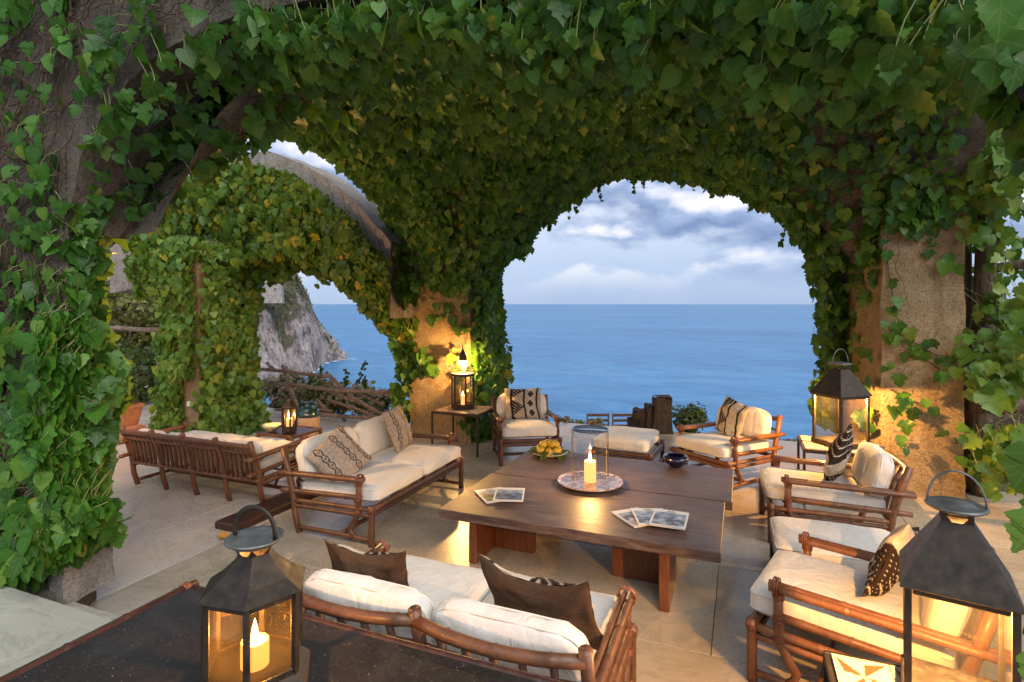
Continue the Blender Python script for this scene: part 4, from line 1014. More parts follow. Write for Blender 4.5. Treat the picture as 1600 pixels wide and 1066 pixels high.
# ------------------------------------------------------------------ rattan seats
def rattan(name, label, cat, front, back_dir, n=1, W=.68, D=.95, arms=True, back=True, bow=.05, mt='bamboo', group=None, seat_h=.33, bh=.71, slats=4, cush_t=.13, no_arm=(), up=.10, bt=.13):
    """front: floor point under the middle of the front rail; back_dir: horizontal direction from front to back"""
    rz = math.atan2(back_dir[1], back_dir[0]) - math.pi / 2
    t = thing(name, label, cat, (front[0], front[1], 0), rz, group); hw = W / 2
    def cane(nm, a, b, r=.022, bow=None): return MB().cane(a, b, r, bow).build(nm, mt, t)
    ys, yb = .03, D - .13
    for sg in (-1, 1):
        l = cane('front_leg', (sg * hw, ys, 0), (sg * hw, ys, seat_h), .027); MB().rings((sg * hw, ys, seat_h - .03), (0, 0, 1), .029, 4).build('lashing', 'binding', l)
        cane('side_rail', (sg * hw, ys - .02, seat_h - .035), (sg * hw, yb + .05, seat_h - .055), .022); cane('side_rail', (sg * hw, ys, seat_h - .085), (sg * hw, yb + .04, seat_h - .10), .018)
        cane('runner', (sg * hw, ys, .05), (sg * hw, yb, .05), .02)
        if not back: cane('back_leg', (sg * hw, yb + .08, 0), (sg * hw, yb + .08, seat_h), .027)
    cane('front_rail', (-hw - .03, ys, seat_h - .03), (hw + .03, ys, seat_h - .03), .026); cane('front_rail', (-hw, ys + .015, seat_h - .082), (hw, ys + .015, seat_h - .082), .02)
    cane('back_rail', (-hw, yb + (.04 if back else .08), seat_h - .06), (hw, yb + (.04 if back else .08), seat_h - .06), .022)
    cane('stretcher', (-hw, .34, .06), (hw, .34, .06), .02)
    for q in range(1, 2 * n):
        x = -hw + W * q / (2 * n)
        if n > 1: cane('brace', (x, .34, .06), (x + .06, .12, seat_h - .06), .016)
    nb = MB()
    if arms:
        for sg in (-1, 1):
            if sg in no_arm: continue
            ah = .535
            p = MB().tube([(sg * hw, .16, ah), (sg * hw, .16, .40), (sg * hw, .165, seat_h - .06), (sg * hw, .20, .18), (sg * hw, .245, .12), (sg * hw, .235, .08), (sg * hw, .20, .05)], [.024, .025, .026, .025, .024, .022, .02], 9).build('arm_post', mt, t)
            MB().rings((sg * hw, .16, ah - .045), (0, 0, 1), .027, 4).rings((sg * hw, .163, seat_h + .045), (0, 0, 1), .028, 4).rings((sg * hw, .166, seat_h - .055), (0, 0, 1), .029, 4).build('lashing', 'binding', p)
            a = cane('arm_rail', (sg * hw - .018, .11, ah), (sg * hw - .018, D + .06, ah - .03), .022); cane('arm_rail', (sg * hw + .02, .12, ah - .002), (sg * hw + .02, D + .06, ah - .032), .021)
            MB().rings((sg * hw, .15, ah), (0, 1, 0), .046, 3, .008).build('lashing', 'binding', a)
            cane('arm_rail', (sg * hw, .14, seat_h + .055), (sg * hw, D + .04, seat_h + .02), .022)
    if back:
        for q in range(n + 1):
            x = -hw + W * q / n
            p = MB().tube([(x, yb - .03, 0), (x, yb + .015, .14), (x, yb + .03, .28), (x, yb + .045, .36), (x, yb + .09, .52), (x, yb + .15, bh + .01)], [.026, .027, .027, .028, .027, .029], 10).build('back_post', mt, t)
            if q in (0, n): MB().rings((x, yb + .085, .5), (0, .3, 1), .031, 3).build('lashing', 'binding', p)
        sw = W / n
        for q in range(n):
            x0, x1 = -hw + sw * q, -hw + sw * (q + 1)
            cane('top_rail', (x0, yb + .145, bh - .035), (x1, yb + .145, bh - .035), .027, (0, bow, -.24 * bow)); cane('mid_rail', (x0, yb + .105, .555), (x1, yb + .105, .555), .013, (0, .03, 0))
            for i in range(slats):
                x = x0 + sw * (i + 1) / (slats + 1); bw = 4 * ((i + 1) / (slats + 1)) * (1 - (i + 1) / (slats + 1)) * bow
                MB().tube([(x, yb + .045 + bw * .3, seat_h - .05), (x, yb + .085 + bw * .7, .5), (x, yb + .14 + bw, bh - .04)], .017, 7, squash=1.0).build('slat', mt, t)
    # cushions
    sw = (W - .05) / n; sd = (yb + .01) if back else D - .02
    for q in range(n):
        cx = -hw + .025 + sw * (q + .5); tilt = Matrix.Translation((cx, sd / 2 + .0, seat_h + cush_t / 2 - .005)) @ Matrix.Rotation(R(-2.5 if back else 0), 4, 'X')
        o = rbox(sw - .012, sd, cush_t, .045, 14, .022, tilt, seed=q + len(label), wr=.006).build('seat_cushion', 'linen', t)
        for z in (.66, -.66): pipe_loop(sw - .012, sd, cush_t, .045, .0048, z, .022, tilt).build('piping', 'piping', o)
        if back:
            bhh = bh - seat_h - cush_t + up; Mx = Matrix.Translation((cx, yb - .015, seat_h + cush_t + bhh / 2 - .025)) @ Matrix.Rotation(R(90 - 14), 4, 'X')
            o = rbox(sw - .01, bhh, bt, .07 * bt / .15, 14, .022, Mx, .16, seed=q * 2 + len(label), wr=.010).build('back_cushion', 'linen', t)
            for z in (.6, -.6): pipe_loop(sw - .01, bhh, bt, .07 * bt / .15, .0048, z, .022, Mx, .16).build('piping', 'piping', o)
    return t
def unit(x, y): l = math.hypot(x, y); return (x / l, y / l)
def local(t, p): return t.matrix_world @ Vector(p)

sofa = rattan('rattan_sofa', 'two seat rattan sofa with cream cushions left of the coffee table', 'sofa', (-2.80, 4.67), (-1, 0), 2, 1.6, .95)
love = rattan('rattan_sofa', 'two seat rattan sofa seen from behind at the front by the dark table', 'sofa', (-1.27, 2.98), (0, -1), 2, 1.47, .93, slats=5, up=.03, bt=.11)
long = rattan('rattan_sofa', 'four seat rattan sofa seen from behind in the left bay', 'sofa', (-5.29, 4.93), (0, -1), 4, 1.85, .86, slats=6, up=-.01, bt=.09, bow=.004, bh=.66, mt='bamboo_red')
chA = rattan('rattan_armchair', 'rattan armchair facing the camera beside the middle pillar lantern', 'armchair', (-2.42, 6.55), unit(-.5, .86), 1, .74, .90)
chB = rattan('rattan_armchair', 'rattan armchair angled left at the back by the terrace edge', 'armchair', (-.46, 6.58), unit(.58, .81), 1, .74, .95, mt='bamboo_red')
chC = rattan('rattan_armchair', 'rattan armchair in front of the right lantern table', 'armchair', (.17, 5.54), unit(.995, .07), 1, .70, 1.0, mt='bamboo_red')
chE = rattan('rattan_armchair', 'nearest rattan armchair at the lower right behind the big lantern', 'armchair', (.12, 3.62), unit(.96, -.27), 1, .74, 1.0, mt='bamboo_red')
otA = rattan('rattan_ottoman', 'cream cushioned ottoman at the back between two armchairs', 'ottoman', (-1.33, 6.58), unit(.06, 1), 1, .70, .82, False, False, seat_h=.28)
otD = rattan('rattan_ottoman', 'cream cushioned ottoman between the two right hand armchairs', 'ottoman', (.20, 4.42), unit(1, .02), 1, .66, .80, False, False, mt='bamboo_red', seat_h=.28)
bpy.context.view_layer.update()
def lean(t, p, yaw=0, pitch=65, roll=0):
    """pillow standing on a seat: local +z (print) faces the sitter's front"""
    loc = local(t, p); rz = t.rotation_euler.z
    return loc, Matrix.Rotation(rz + R(yaw), 4, 'Z') @ Matrix.Rotation(R(pitch), 4, 'X') @ Matrix.Rotation(R(roll), 4, 'Z')
def put(t, p, label, w_, h_, th, pat, yaw=0, pitch=66, roll=0, back=None, sag=0, seed=1):
    l, r_ = lean(t, p, yaw, pitch, roll); return pillow('throw_pillow', label, w_, h_, th, pat, l, r_, back, sag=sag, seed=seed)
put(sofa, (-.56, .55, .62), 'taupe zigzag pillow tilted on the near end of the left sofa', .44, .44, .15, pat_zig, -28, 62, 34, seed=2)
put(sofa, (.45, .60, .67), 'taupe zigzag pillow upright at the far end of the left sofa', .50, .46, .15, pat_zig, 14, 70, 0, seed=3)
put(love, (.52, .55, .60), 'brown pillow with pale hem slumped at the left end of the front sofa', .46, .40, .14, pat_mud, 8, 70, 2, pat_brown, .32, seed=4)
put(love, (-.40, .50, .61), 'large brown woven pillow at the right end of the front sofa', .60, .44, .16, pat_mud, -10, 66, -3, pat_brown, .34, seed=5)
put(chA, (.0, .60, .66), 'brown and cream patterned pillow on the rear armchair facing the camera', .50, .42, .14, lambda u, v: pat_mud(u, v, 1.2), 0, 76, 0, seed=6)
put(chB, (-.02, .62, .66), 'dark banded patterned pillow on the back armchair by the terrace edge', .46, .44, .15, lambda u, v: pat_mud(u, v, .4), -18, 72, -8, seed=7)
put(chC, (.0, .60, .68), 'black and cream scroll pattern pillow standing on its corner', .46, .46, .15, pat_scroll, -24, 70, 40, seed=8)
put(chE, (-.08, .62, .64), 'cream pillow with dark scrolls on the nearest armchair', .44, .44, .15, pat_scroll, -12, 68, -70, seed=9)

# ================================================================== TABLES
ct = thing('coffee_table', 'large low dark wood coffee table with a split top', 'table', (-1.12, 4.65, 0)); TZ = .47
for sg, y0, y1, dz in ((-1, 3.69, 4.655, 0), (1, 4.675, 5.60, 0)):
    n = 24; mb = MB(); wv = lambda i, s: .008 * noise.noise(Vector((i * .35, s * 7 + sg, 0)))
    x0, x1 = -2.10 + (.02 if sg > 0 else 0), -.12 + (.05 if sg > 0 else 0)
    mb.box(((x0 + x1) / 2 + 1.12, (y0 + y1) / 2 - 4.65, TZ - .034), (x1 - x0, y1 - y0, .068), b=.005)
    mb.v = [p + Vector((fb(p, 3) * .006, fb(p + Vector((3, 0, 0)), 3) * .006, 0)) for p in mb.v]
    top = mb.build('top_plank', 'table_wood', ct, False)
for (px, py0, py1, lx0, lx1, ly) in ((-1.92, 3.90, 4.30, -1.885, -1.54, 4.27), (-.47, 3.76, 4.20, -.89, -.505, 4.15), (-1.92, 4.95, 5.35, -1.885, -1.54, 4.98), (-.47, 4.95, 5.38, -.89, -.505, 5.0)):
    MB().box((px + 1.12, (py0 + py1) / 2 - 4.65, .201), (.065, py1 - py0, .402), b=.005).build('leg_panel', 'leg_wood', ct, False)
    MB().box(((lx0 + lx1) / 2 + 1.12, ly - 4.65, .2), (lx1 - lx0 - .004, .06, .40), b=.005).build('leg_panel', 'leg_wood', ct, False)

def frame_table(name, label, x0, x1, y0, y1, h, topmat, cat='table', tiles=0, leg=.024, legmat='iron', stretch_=True, nest=False, round_=False):
    t = thing(name, label, cat, ((x0 + x1) / 2, (y0 + y1) / 2, 0)); w_, d_ = x1 - x0, y1 - y0
    MB().box((0, 0, h - .022), (w_ - .012, d_ - .012, .024)).build('top', topmat if not tiles else 'grout', t, False)
    for sx in (-1, 1):
        for sy in (-1, 1):
            c = (sx * (w_ / 2 - leg / 2), sy * (d_ / 2 - leg / 2))
            (MB().tube([(c[0], c[1], 0), (c[0], c[1], h - .012)], leg * .7, 8) if round_ else MB().box((c[0], c[1], (h - .012) / 2), (leg, leg, h - .012), b=.003)).build('leg', legmat, t, round_)
    for sy in (-1, 1): MB().box((0, sy * (d_ / 2 - .011), h - .02), (w_ - .004, .02, .036), b=.003).build('apron', legmat, t, False)
    for sx in (-1, 1): MB().box((sx * (w_ / 2 - .011), 0, h - .0215), (.02, d_ - .046, .036), b=.003).build('apron', legmat, t, False)
    if stretch_:
        for sy in (-1, 1): MB().tube([(-w_ / 2, sy * (d_ / 2 - leg / 2), .10), (w_ / 2, sy * (d_ / 2 - leg / 2), .10)], .011, 7).build('stretcher', legmat, t)
    if tiles:
        tx = (w_ - .05) / tiles; ny = max(1, round((d_ - .05) / tx)); ty = (d_ - .05) / ny; cache = {}
        return t, tx, ny, ty
    return t
# centre lantern table
tA, tx, ny, ty = frame_table('lantern_table', 'small iron table with mosaic tile top in front of the middle pillar', -3.88, -3.18, 6.62, 7.24, .56, 'mosaic', tiles=7, stretch_=False)
def tile_mesh(nm, tx, ty, mt): m_ = MB().box((0, 0, 0), (tx - .004, ty - .004, .012), b=.002).mesh(nm, False); m_.materials.append(MAT[mt]); return m_
def lay(t, tx, ny, ty, nx, h, me):
    for i in range(nx):
        for j in range(ny):
            o = bpy.data.objects.new('tile', me); col.objects.link(o); o.parent = t; o.location = ((i - (nx - 1) / 2) * tx, (j - (ny - 1) / 2) * ty, h - .003 + random.uniform(-.001, .001)); o.rotation_euler = (random.uniform(-.006, .006), random.uniform(-.006, .006), random.choice([0, math.pi / 2]) if abs(tx - ty) < .01 else 0)
lay(tA, tx, ny, ty, 7, .56, tile_mesh('tile', tx, ty, 'mosaic'))
tB, tx, ny, ty = frame_table('lantern_table', 'iron table with mosaic tile top in front of the right pillar', .56, 1.26, 6.28, 6.93, .56, 'mosaic', tiles=7, stretch_=False)
lay(tB, tx, ny, ty, 7, .56, tile_mesh('tile', tx, ty, 'mosaic'))
# patterned tile table, front right
tC, tx, ny, ty = frame_table('tile_table', 'small table topped with cream and brown star pattern tiles, lower right', .30, .93, 2.04, 2.57, .615, 'tile', tiles=3, stretch_=False)
mb = MB(); mb.c = []; n = 40
for i in range(n + 1):
    for j in range(n + 1):
        u, v = -1 + 2 * i / n, -1 + 2 * j / n; mb.v.append(Vector((u * (tx / 2 - .002), v * (ty / 2 - .002), .006)))
        a = abs(abs(u) - abs(v)); d = math.hypot(u, v)
        pet_ = False
        for q in range(4):
            an = math.pi / 4 + q * math.pi / 2; tt = u * math.cos(an) + v * math.sin(an); ww = -u * math.sin(an) + v * math.cos(an)
            if .06 < tt < 1.25 and 0 < ww < .42 * min(tt / .55, (1.25 - tt) / .7): pet_ = True
        mb.c.append((.14, .065, .04) if pet_ else (.60, .50, .38))
mb.f = [[i * (n + 1) + j, (i + 1) * (n + 1) + j, (i + 1) * (n + 1) + j + 1, i * (n + 1) + j + 1] for i in range(n) for j in range(n)]
b_ = MB().box((0, 0, -.001), (tx - .004, ty - .004, .0135), b=.001); mb.c += [(.60, .50, .38)] * len(b_.v); mb.add(b_.v, b_.f)
m_ = mb.mesh('tile', False); m_.materials.append(MAT['tile']); lay(tC, tx, ny, ty, 3, .615, m_)
# left bay table
tD = frame_table('side_table', 'dark rattan framed side table carrying a small lantern in the left bay', -5.26, -4.72, 4.97, 5.47, .50, 'dark_wood', round_=True, legmat='bamboo', leg=.03)
# dark console on the landing
cs_ = thing('low_table', 'long low black topped table with rattan edges at the lower left', 'table', (-1.05, 1.42, .30))
MB().box((0, 0, .395), (2.56, .80, .03)).build('top', 'slate_top', cs_, False)
for sy in (-1, 1): MB().cane((-1.32, sy * .415, .395), (1.32, sy * .415, .395), .021).build('edge_rail', 'dark_wood', cs_)
for sx in (-1, 1):
    MB().cane((sx * 1.30, -.45, .395), (sx * 1.30, .45, .395), .026).build('edge_rail', 'dark_wood', cs_)
    for sy in (-1, 1): l = MB().cane((sx * 1.27, sy * .39, 0), (sx * 1.27, sy * .39, .37), .027).build('leg', 'bamboo', cs_); MB().rings((sx * 1.30, sy * .40, .395), (0, 1, 0), .028, 4).build('lashing', 'binding', l)
mb = MB(); mb.add([(-.62, -.02, .4112), (-.5, .035, .4112), (-.36, .03, .4112), (-.22, -.035, .4112), (-.30, -.02, .4112), (-.42, .008, .4112), (-.52, .008, .4112)], [list(range(7))]); 
o = mb.build('scratch', 'mosaic', cs_); o.location = (-.52, -.12, 0); o.scale = (.55, .6, 1)
# plank on the floor
pk = MB(); pk.box((0, 0, .035), (.27, 1.65, .07), b=.012); o = pk.build('wood_plank', 'dark_wood', None, False); o.location = (-4.205, 4.46, .001); tag(o, 'dark wooden plank lying on the floor beside the four seat sofa', 'plank')

# ================================================================== LANTERNS
def light(root, loc, power, r=.03, colr=LAMP):
    d = bpy.data.lights.new('lamp_light', 'POINT'); d.energy = power; d.shadow_soft_size = r; d.color = colr
    o = bpy.data.objects.new('lamp_light', d); col.objects.link(o); o.parent = root; o.location = loc
def candle(label, loc, r, h, power, size=1.0):
    t = thing('candle', label, 'candle', loc)
    MB().lathe([(0, 0), (r, 0), (r, h * .96), (r * .93, h), (r * .75, h - .006), (r * .3, h - .012), (0, h - .012)], 20).build('wax', 'wax', t)
    MB().tube([(0, 0, h - .012), (.002, 0, h + .010)], .0016, 5).build('wick', 'ink', t)
    f = MB().lathe([(0, 0), (.006 * size, .006 * size), (.0095 * size, .016 * size), (.007 * size, .032 * size), (.003 * size, .048 * size), (0, .058 * size)], 12); o = f.build('flame', 'flame', t); o.location = (0, 0, h + .002)
    light(t, (0, 0, h + .002 + .020 * size), power, .007 * size, (1, .52, .16)); return t

def square_lantern(label, loc, rz, s=1.0, power=30, bulb_z=.44):
    t = thing('lantern', label, 'lantern', loc, rz); w_ = .36 * s; hw = w_ / 2; eb = .52 * s
    MB().box((0, 0, .025 * s), (w_ + .02 * s, w_ + .02 * s, .05 * s)).build('base', 'iron', t, False)
    for sx in (-1, 1):
        for sy in (-1, 1): MB().box((sx * (hw - .012 * s), sy * (hw - .012 * s), .285 * s), (.026 * s, .026 * s, .468 * s), b=.002).build('post', 'iron', t, False)
    for q in range(4):
        M = Matrix.Rotation(q * math.pi / 2, 4, 'Z')
        MB().box((0, -hw + .012 * s, .505 * s), (w_ - .054 * s, .02 * s, .03 * s), M).build('top_rail', 'iron', t, False)
        MB().box((0, -hw + .014 * s, .27 * s), (w_ - .052 * s, .003, .436 * s), M, b=.0005).build('pane', 'pane', t, False)
        e, nk = hw + .016 * s, .055 * s; z0, z1 = .522 * s, .775 * s      # roof sheet
        mb = MB(); a = [(-e, -e, z0), (e, -e, z0), (nk, -nk, z1), (-nk, -nk, z1)]; th = Vector((0, .005, -.006)); mb.add(a + [Vector(p) + th for p in a], [[0, 1, 2, 3], [7, 6, 5, 4], [0, 4, 5, 1]], M); mb.build('roof_sheet', 'iron', t, False)
        MB().add([(-nk, -nk, z1), (-nk * .3, -nk, z1), (-nk, -nk, z1 + .045 * s)], [[0, 1, 2]], M).build('vent_tab', 'iron', t, False); MB().add([(nk, -nk, z1), (nk * .3, -nk, z1), (nk, -nk, z1 + .045 * s)], [[0, 2, 1]], M).build('vent_tab', 'iron', t, False)
    MB().lathe([(0, 0), (.085 * s, .0), (.108 * s, .012 * s), (.11 * s, .02 * s), (.10 * s, .024 * s), (.085 * s, .018 * s), (.05 * s, .03 * s), (0, .034 * s)], 24, c=(0, 0, .815 * s)).build('cap', 'zinc', t)
    pts = [(.100 * s * math.cos(a), 0, .833 * s + .115 * s * max(0, math.sin(a)) * 1.25) for a in [math.pi * i / 14 for i in range(15)]]
    MB().tube([(.10 * s, 0, .823 * s)] + pts[1:-1] + [(-.10 * s, 0, .823 * s)], .0045 * s, 6).build('handle', 'zinc', t)
    h = MB().tube([(0, 0, .62 * s), (0, 0, (bulb_z + .05) * s)], .016 * s, 8).build('socket', 'iron', t)
    MB().lathe([(0, 0), (.014 * s, .008 * s), (.018 * s, .022 * s), (.012 * s, .04 * s), (0, .05 * s)], 12, c=(0, 0, bulb_z * s)).build('bulb', 'bulb', t)
    light(t, (0, 0, (bulb_z + .024) * s), power, .012 * s); return t
lanB = square_lantern('square pyramid roofed lantern glowing on the right mosaic table', (.93, 6.60, .562), R(38), 1.0, 82, .45)
lanE = square_lantern('large square pyramid roofed lantern at the lower right corner', (.682, 2.374, .624), R(-12), .82, 72, .44)

def hex_ring(r, z, ph=0, n=6): return [(r * math.cos(2 * math.pi * i / n + ph), r * math.sin(2 * math.pi * i / n + ph), z) for i in range(n)]
def hex_lantern(label, loc, rz, r=.15, hb=.30, roof=.17, kind='flared', panemat='pane_amber', power=6, s=1):
    t = thing('lantern', label, 'lantern', loc, rz); z0 = .05 * s; z1 = z0 + hb
    MB().lathe([(0, 0), (r * 1.28, 0), (r * 1.25, .012), (r * 1.02, z0 - .004), (0, z0 - .004)] if kind == 'flared' else [(0, 0), (r * 1.05, 0), (r * 1.05, z0), (0, z0)], 6).build('base', 'iron', t, False)
    V = hex_ring(r, 0)
    for i in range(6):
        p = Vector(V[i]); q = Vector(V[(i + 1) % 6]); d = (q - p).normalized(); nn = Vector((d.y, -d.x, 0)); ang = math.atan2(d.y, d.x); L = (q - p).length; M = Matrix.Translation((p + q) / 2 - nn * .004) @ Matrix.Rotation(ang, 4, 'Z')
        MB().box((0, 0, 0), (.02 * s, .02 * s, hb), Matrix.Translation((p.x * .985, p.y * .985, z0 + hb / 2)) @ Matrix.Rotation(2 * math.pi * i / 6, 4, 'Z'), b=.002).build('post', 'iron', t, False)
        MB().box((0, 0, z0 + hb / 2), (L - .021 * s, .003, hb - .004), M, b=.0005).build('pane', panemat, t, False)
        for zz, hh in ((z1 - .012, .02), (z0 + .010, .018)): MB().box((0, -.004, zz), (L - .020 * s, .010, hh * s), M, b=.002).build('rail', 'iron', t, False)
    if kind == 'flared':
        prof = [(r * 1.14, z1 + .001), (r * .80, z1 + roof * .32), (r * .52, z1 + roof * .66), (r * .34, z1 + roof)]
        for i in range(6):
            mb = MB(); vs = []
            for (rr, zz) in prof:
                for a in (i, i + 1): vs.append((rr * math.cos(2 * math.pi * a / 6), rr * math.sin(2 * math.pi * a / 6), zz))
            mb.add(vs, [[2 * j, 2 * j + 1, 2 * j + 3, 2 * j + 2] for j in range(3)]); o = mb.build('roof_sheet', 'iron', t, False)
            a0, a1 = 2 * math.pi * i / 6, 2 * math.pi * (i + 1) / 6; rr = r * .34; zz = z1 + roof
            A, B = Vector((rr * math.cos(a0), rr * math.sin(a0), zz)), Vector((rr * math.cos(a1), rr * math.sin(a1), zz)); U = Vector((0, 0, .030)); out = 1.25
            MB().add([A, A.lerp(B, .30), Vector((A.x * out, A.y * out, A.z + .03))], [[0, 1, 2]]).build('vent_tab', 'iron', t, False); MB().add([B, B.lerp(A, .30), Vector((B.x * out, B.y * out, B.z + .03))], [[0, 2, 1]]).build('vent_tab', 'iron', t, False)
        MB().lathe([(0, 0), (r * .46, .0), (r * .60, .016), (r * .60, .022), (r * .50, .019), (0, .014)], 22, c=(0, 0, z1 + roof + .028)).build('cap', 'zinc', t)
        zc_ = z1 + roof + .045; hp_ = [(r * .50 * math.cos(a) * (1 + .14 * math.sin(a)), 0, zc_ + .105 * math.sin(a)) for a in [math.pi * i / 16 for i in range(17)]]
        MB().tube(hp_, .0055, 6, squash=1.8).build('handle', 'iron', t)
    elif kind == 'pointed':
        MB().lathe([(r * 1.15, z1), (r * 1.12, z1 + .006), (r * .45, z1 + roof * .75), (r * .40, z1 + roof * .9), (0, z1 + roof)], 6).build('roof', 'iron', t, False)
        MB().tube([(.02 * math.cos(a), 0, z1 + roof + .015 + .02 * math.sin(a)) for a in [2 * math.pi * i / 10 for i in range(11)]], .003, 5).build('ring', 'iron', t)
    else:   # wire dome with bare bulb under a spun cap
        MB().lathe([(r * 1.10, z1), (r * 1.12, z1 + .012), (r * 1.0, z1 + .02), (r * .98, z1 + .012)], 24).build('collar', 'iron', t)
        for i in range(18):
            a = 2 * math.pi * i / 18; MB().tube([(rr * math.cos(a), rr * math.sin(a), z1 + zz) for rr, zz in ((r * 1.02, .015), (r * .98, .055), (r * .78, .095), (r * .50, .14), (r * .30, .20), (r * .24, .22))], .0022, 4, False).build('wire', 'iron', t)
        for rr, zz in ((r * .99, .05), (r * .80, .092)): MB().tube([(rr * math.cos(a), rr * math.sin(a), z1 + zz) for a in [2 * math.pi * q / 24 for q in range(25)]], .0022, 4, False).build('wire', 'iron', t)
        MB().lathe([(r * .36, .19), (r * .34, .24), (r * .22, .30), (r * .08, .34), (.006, .40), (0, .40)], 16, c=(0, 0, z1)).build('cap', 'iron', t)
        MB().lathe([(0, 0), (.022, .012), (.034, .036), (.030, .062), (.014, .09), (0, .095)], 16, c=(0, 0, z1 + .10)).build('bulb', 'bulb', t)
        light(t, (0, 0, z1 + .142), power, .024)
    return t
hex_lantern('hexagonal lantern with wire dome and lit bulb before the middle pillar', (-3.56, 6.93, .563), R(12), .155, .42, .2, 'dome', 'pane', 68)
candle('slim lit candle inside the wire domed lantern', (-3.56, 6.93, .614), .026, .13, 3)
hex_lantern('black hexagonal lantern with ring handle on the black topped table', (-1.55, 1.46, .711), R(8), .160, .275, .115, 'flared', 'pane_amber')
candle('thick lit candle inside the black hexagonal front lantern', (-1.55, 1.46, .762), .046, .085, 9, 1.25)
hex_lantern('small dark hexagonal lantern on the left bay side table', (-4.93, 5.15, .502), R(20), .085, .24, .10, 'pointed', 'pane', 2)
candle('lit candle inside the small left bay lantern', (-4.93, 5.15, .553), .034, .10, 7)
# lantern hung on the hidden side of the near pillar, lighting the left bay
wlan = hex_lantern('iron lantern on a bracket behind the near left pillar', (-4.95, 2.92, 1.72), 0, .11, .24, .1, 'pointed', 'pane', 2)
MB().tube([(0, 0, .40), (0, -.12, .46), (0, -.29, .42)], .009, 6).build('bracket', 'iron', wlan); MB().lathe([(0, 0), (.02, .015), (.026, .04), (.012, .07), (0, .08)], 12, c=(0, 0, .12)).build('bulb', 'bulb', wlan); light(wlan, (0, 0, .158), 110, .02)

# ================================================================== TABLE-TOP THINGS
CTOP = TZ + .0005
hc = atZ(922, 757, TZ)
pl = thing('platter', 'round cream platter with brown speckled rim under the hurricane glass', 'plate', (hc.x, hc.y, CTOP))
MB().lathe([(0, 0), (.14, 0), (.165, .006), (.27, .026), (.275, .030), (.269, .032), (.165, .013), (0, .010)], 44).build('dish', 'plate_glaze', pl)
MB().lathe([(.228, .0238), (.2775, .0325), (.2755, .0365), (.267, .0352), (.228, .0262)], 44).build('rim', 'rim_glaze', pl)
hg = thing('hurricane_glass', 'clear glass cylinder round the candle in the middle of the table', 'glass vase', (hc.x, hc.y, CTOP + .0125))
mb = MB(); mb.lathe([(0, .004), (.150, .004), (.155, .006), (.157, .012), (.157, .02), (.157, .1), (.157, .2), (.157, .3), (.157, .4), (.157, .455)], 44); mb.build('glass', 'clear_glass', hg); MB().lathe([(.1535, .453), (.1535, .459), (.1595, .459), (.1595, .453), (.1535, .453)], 44).build('rim', 'glass_rim', hg); MB().lathe([(.153, 0), (.159, 0), (.159, .010), (.153, .010), (.153, 0)], 44).build('foot', 'glass_rim', hg)
candle('orange glowing pillar candle inside the hurricane glass', (hc.x, hc.y, CTOP + .02), .05, .18, 13, 1.4)
# plate of lemons
lc = atZ(858, 712, TZ)
lp = thing('fruit_plate', 'shallow pale plate holding lemons at the back of the table', 'plate', (lc.x, lc.y, CTOP)); MB().lathe([(0, 0), (.09, 0), (.10, .008), (.185, .04), (.19, .046), (.182, .046), (.10, .017), (0, .012)], 36).build('dish', 'cream_glaze', lp)
for i in range(14):
    a = i * .449 * 2 + .3; o = bpy.data.objects.new('lemon_leaf', leaf_data('shrub_green', i % 4, True)); col.objects.link(o); P = Vector((lc.x + .12 * math.cos(a), lc.y + .12 * math.sin(a), CTOP + .047 + .012 * (i % 3)))
    o.matrix_world = leaf_matrix(P, Vector((math.cos(a) * .3, math.sin(a) * .3, 1)) + rv(.2), Vector((math.cos(a), math.sin(a), .1)) + rv(.3), .12); tag(o, 'glossy green leaf tucked under the lemons on the plate', 'leaf', 'leaves on the lemon plate')
lm = MB().lathe([(0, -.052), (.010, -.048), (.028, -.036), (.038, -.015), (.040, .004), (.034, .026), (.018, .042), (.010, .048), (.006, .056), (0, .058)], 20).mesh('lemon'); lm.materials.append(MAT['lemon'])
for i, (dx, dy, dz) in enumerate([(-.085, -.03, .058), (-.01, -.085, .058), (.075, -.045, .056), (.085, .035, .058), (-.005, .035, .06), (-.08, .055, .058), (-.055, .0, .112), (.02, -.015, .118), (.065, .03, .108), (-.01, .075, .106)]):
    o = bpy.data.objects.new('lemon', lm); col.objects.link(o); rr = Vector((CY, SYW, 0)) * dx + Vector((-SYW, CY, 0)) * dy; o.location = (lc.x + rr.x, lc.y + rr.y, CTOP + dz); o.rotation_euler = (random.uniform(.6, 2.4), random.uniform(-.6, .6), random.uniform(0, 6)); s = random.uniform(.92, 1.12); o.scale = (s,) * 3
    tag(o, 'yellow lemon heaped on the pale plate', 'lemon', 'lemons heaped on the plate')
# blue bowl
bc = atZ(1056, 729, TZ); bo = MB().lathe([(0, 0), (.055, 0), (.06, .008), (.105, .045), (.122, .075), (.112, .098), (.090, .106), (.088, .110), (.080, .108), (.082, .098), (.104, .075), (.09, .045), (.05, .016), (0, .014)], 40).build('glazed_bowl', 'blue_glaze'); bo.location = (bc.x, bc.y, CTOP); tag(bo, 'glossy dark blue bowl with inturned rim on the table', 'bowl')
# cream bowl in the left bay
o = MB().lathe([(0, 0), (.05, 0), (.055, .006), (.10, .05), (.115, .075), (.108, .075), (.095, .052), (.05, .014), (0, .012)], 30).build('cream_bowl', 'cream_glaze'); o.location = (-5.14, 5.10, .501); tag(o, 'cream bowl with dark specks beside the small lantern', 'bowl')
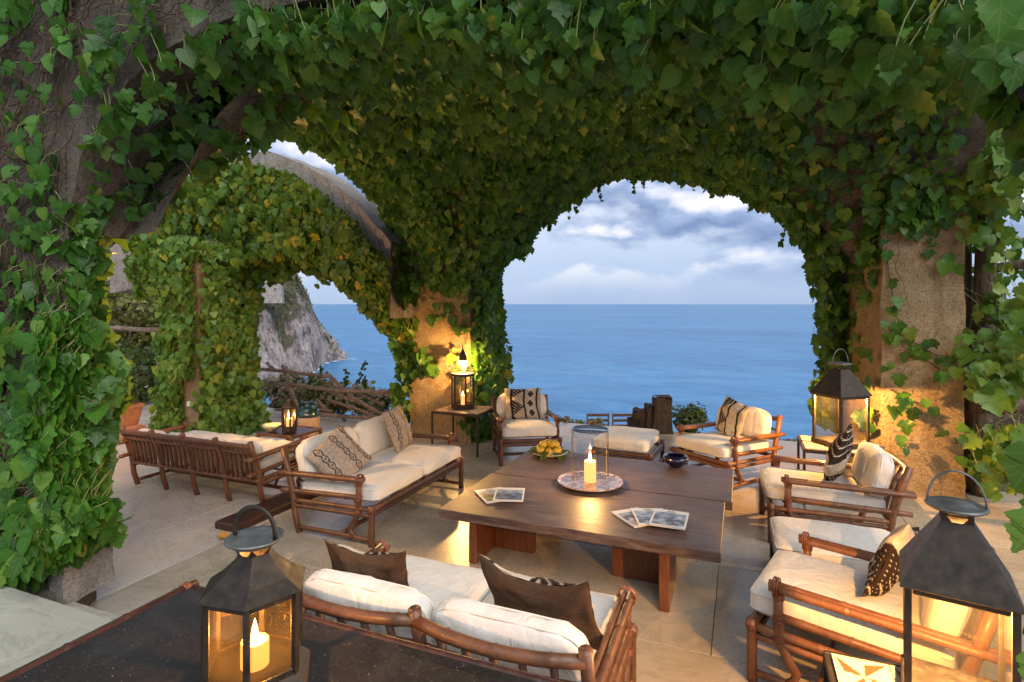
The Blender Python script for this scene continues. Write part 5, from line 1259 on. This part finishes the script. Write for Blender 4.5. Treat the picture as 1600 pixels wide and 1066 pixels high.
# magazines
def magazine(label, px, py, rz, w_, h_, z, tone, title=True, th=.012, arch=.0):
    P = atZ(px, py, TZ); t = thing('magazine', label, 'magazine', (P.x, P.y, z), rz, None)
    mb = MB(); mb.c = []; n = 26
    for i in range(n + 1):
        for j in range(n + 1):
            u, v = i / n, j / n; zz = th + arch * math.sin(u * math.pi) * .6 + arch * (v > .85) * (v - .85) * 2; mb.v.append(Vector(((u - .5) * w_, (v - .5) * h_, zz)))
            if .07 < u < .93 and .06 < v < .82:
                q = noise.fractal(Vector((u * 5 + tone[3], v * 7, tone[3])), 1, 2, 5); hz = .55 + .12 * noise.noise(Vector((u * 3, tone[3], 0))); base_ = [x * (.25 + 1.9 * max(0, q + .3)) for x in tone[:3]]; sky_ = min(1, max(0, (v - hz) * 14)); cc = [lerp(b, s_ * (.8 + .5 * q), sky_ * .85) for b, s_ in zip(base_, (.36, .43, .52))]
                mb.c.append(tuple(cc))
            else: mb.c.append((.74, .73, .70))
    mb.f = [[i * (n + 1) + j, (i + 1) * (n + 1) + j, (i + 1) * (n + 1) + j + 1, i * (n + 1) + j + 1] for i in range(n) for j in range(n)]
    mb.build('cover', 'paper', t); MB().box((0, 0, th / 2 - .001), (w_ - .004, h_ - .004, th - .003), b=.001).build('pages', 'page_edge', t, False)
    if title:
        cu = bpy.data.curves.new('title', 'FONT'); cu.body = 'AD'; cu.size = .042; cu.extrude = .0002; cu.align_x = 'CENTER'; tmp = bpy.data.objects.new('title_curve', cu); col.objects.link(tmp); me_ = bpy.data.meshes.new_from_object(tmp.evaluated_get(bpy.context.evaluated_depsgraph_get())); bpy.data.objects.remove(tmp); me_.materials.clear(); me_.materials.append(MAT['ink']); o = bpy.data.objects.new('title', me_); col.objects.link(o); o.parent = t; o.location = (0, h_ * .345, th + .0015 + arch * .62)
    return t
magazine('magazine with dark green cover fanned under another at the table left', 772, 775, YAW + R(22), .235, .30, CTOP, (.10, .12, .08, 1.3))
magazine('magazine with blue seascape cover lying on top at the table left', 796, 777, YAW + R(-4), .235, .30, CTOP + .014, (.07, .11, .18, 4.1), False)
magazine('magazine with pale pink cover lowest of the three at the table front', 994, 810, YAW + R(22), .235, .30, CTOP, (.32, .27, .25, 7.7), False)
magazine('magazine with light blue cover in the middle of the front three', 1017, 812, YAW + R(-2), .235, .30, CTOP + .014, (.22, .27, .36, 2.9))
magazine('magazine with misty grey mountain cover topmost of the front three', 1046, 819, YAW + R(-22), .24, .305, CTOP + .028, (.20, .24, .28, 9.4), True, .012, .004)
# fallen leaf on the floor
P = atZ(342, 843, 0); o = bpy.data.objects.new('fallen_leaf', leaf_data('fallen', 2)); col.objects.link(o); o.matrix_world = leaf_matrix(Vector((P.x, P.y, .03)), Vector((.1, 0, 1)), Vector((.6, .4, 0)), .11); tag(o, 'single fallen yellow leaf on the pale floor', 'leaf')
bpy.context.view_layer.update()
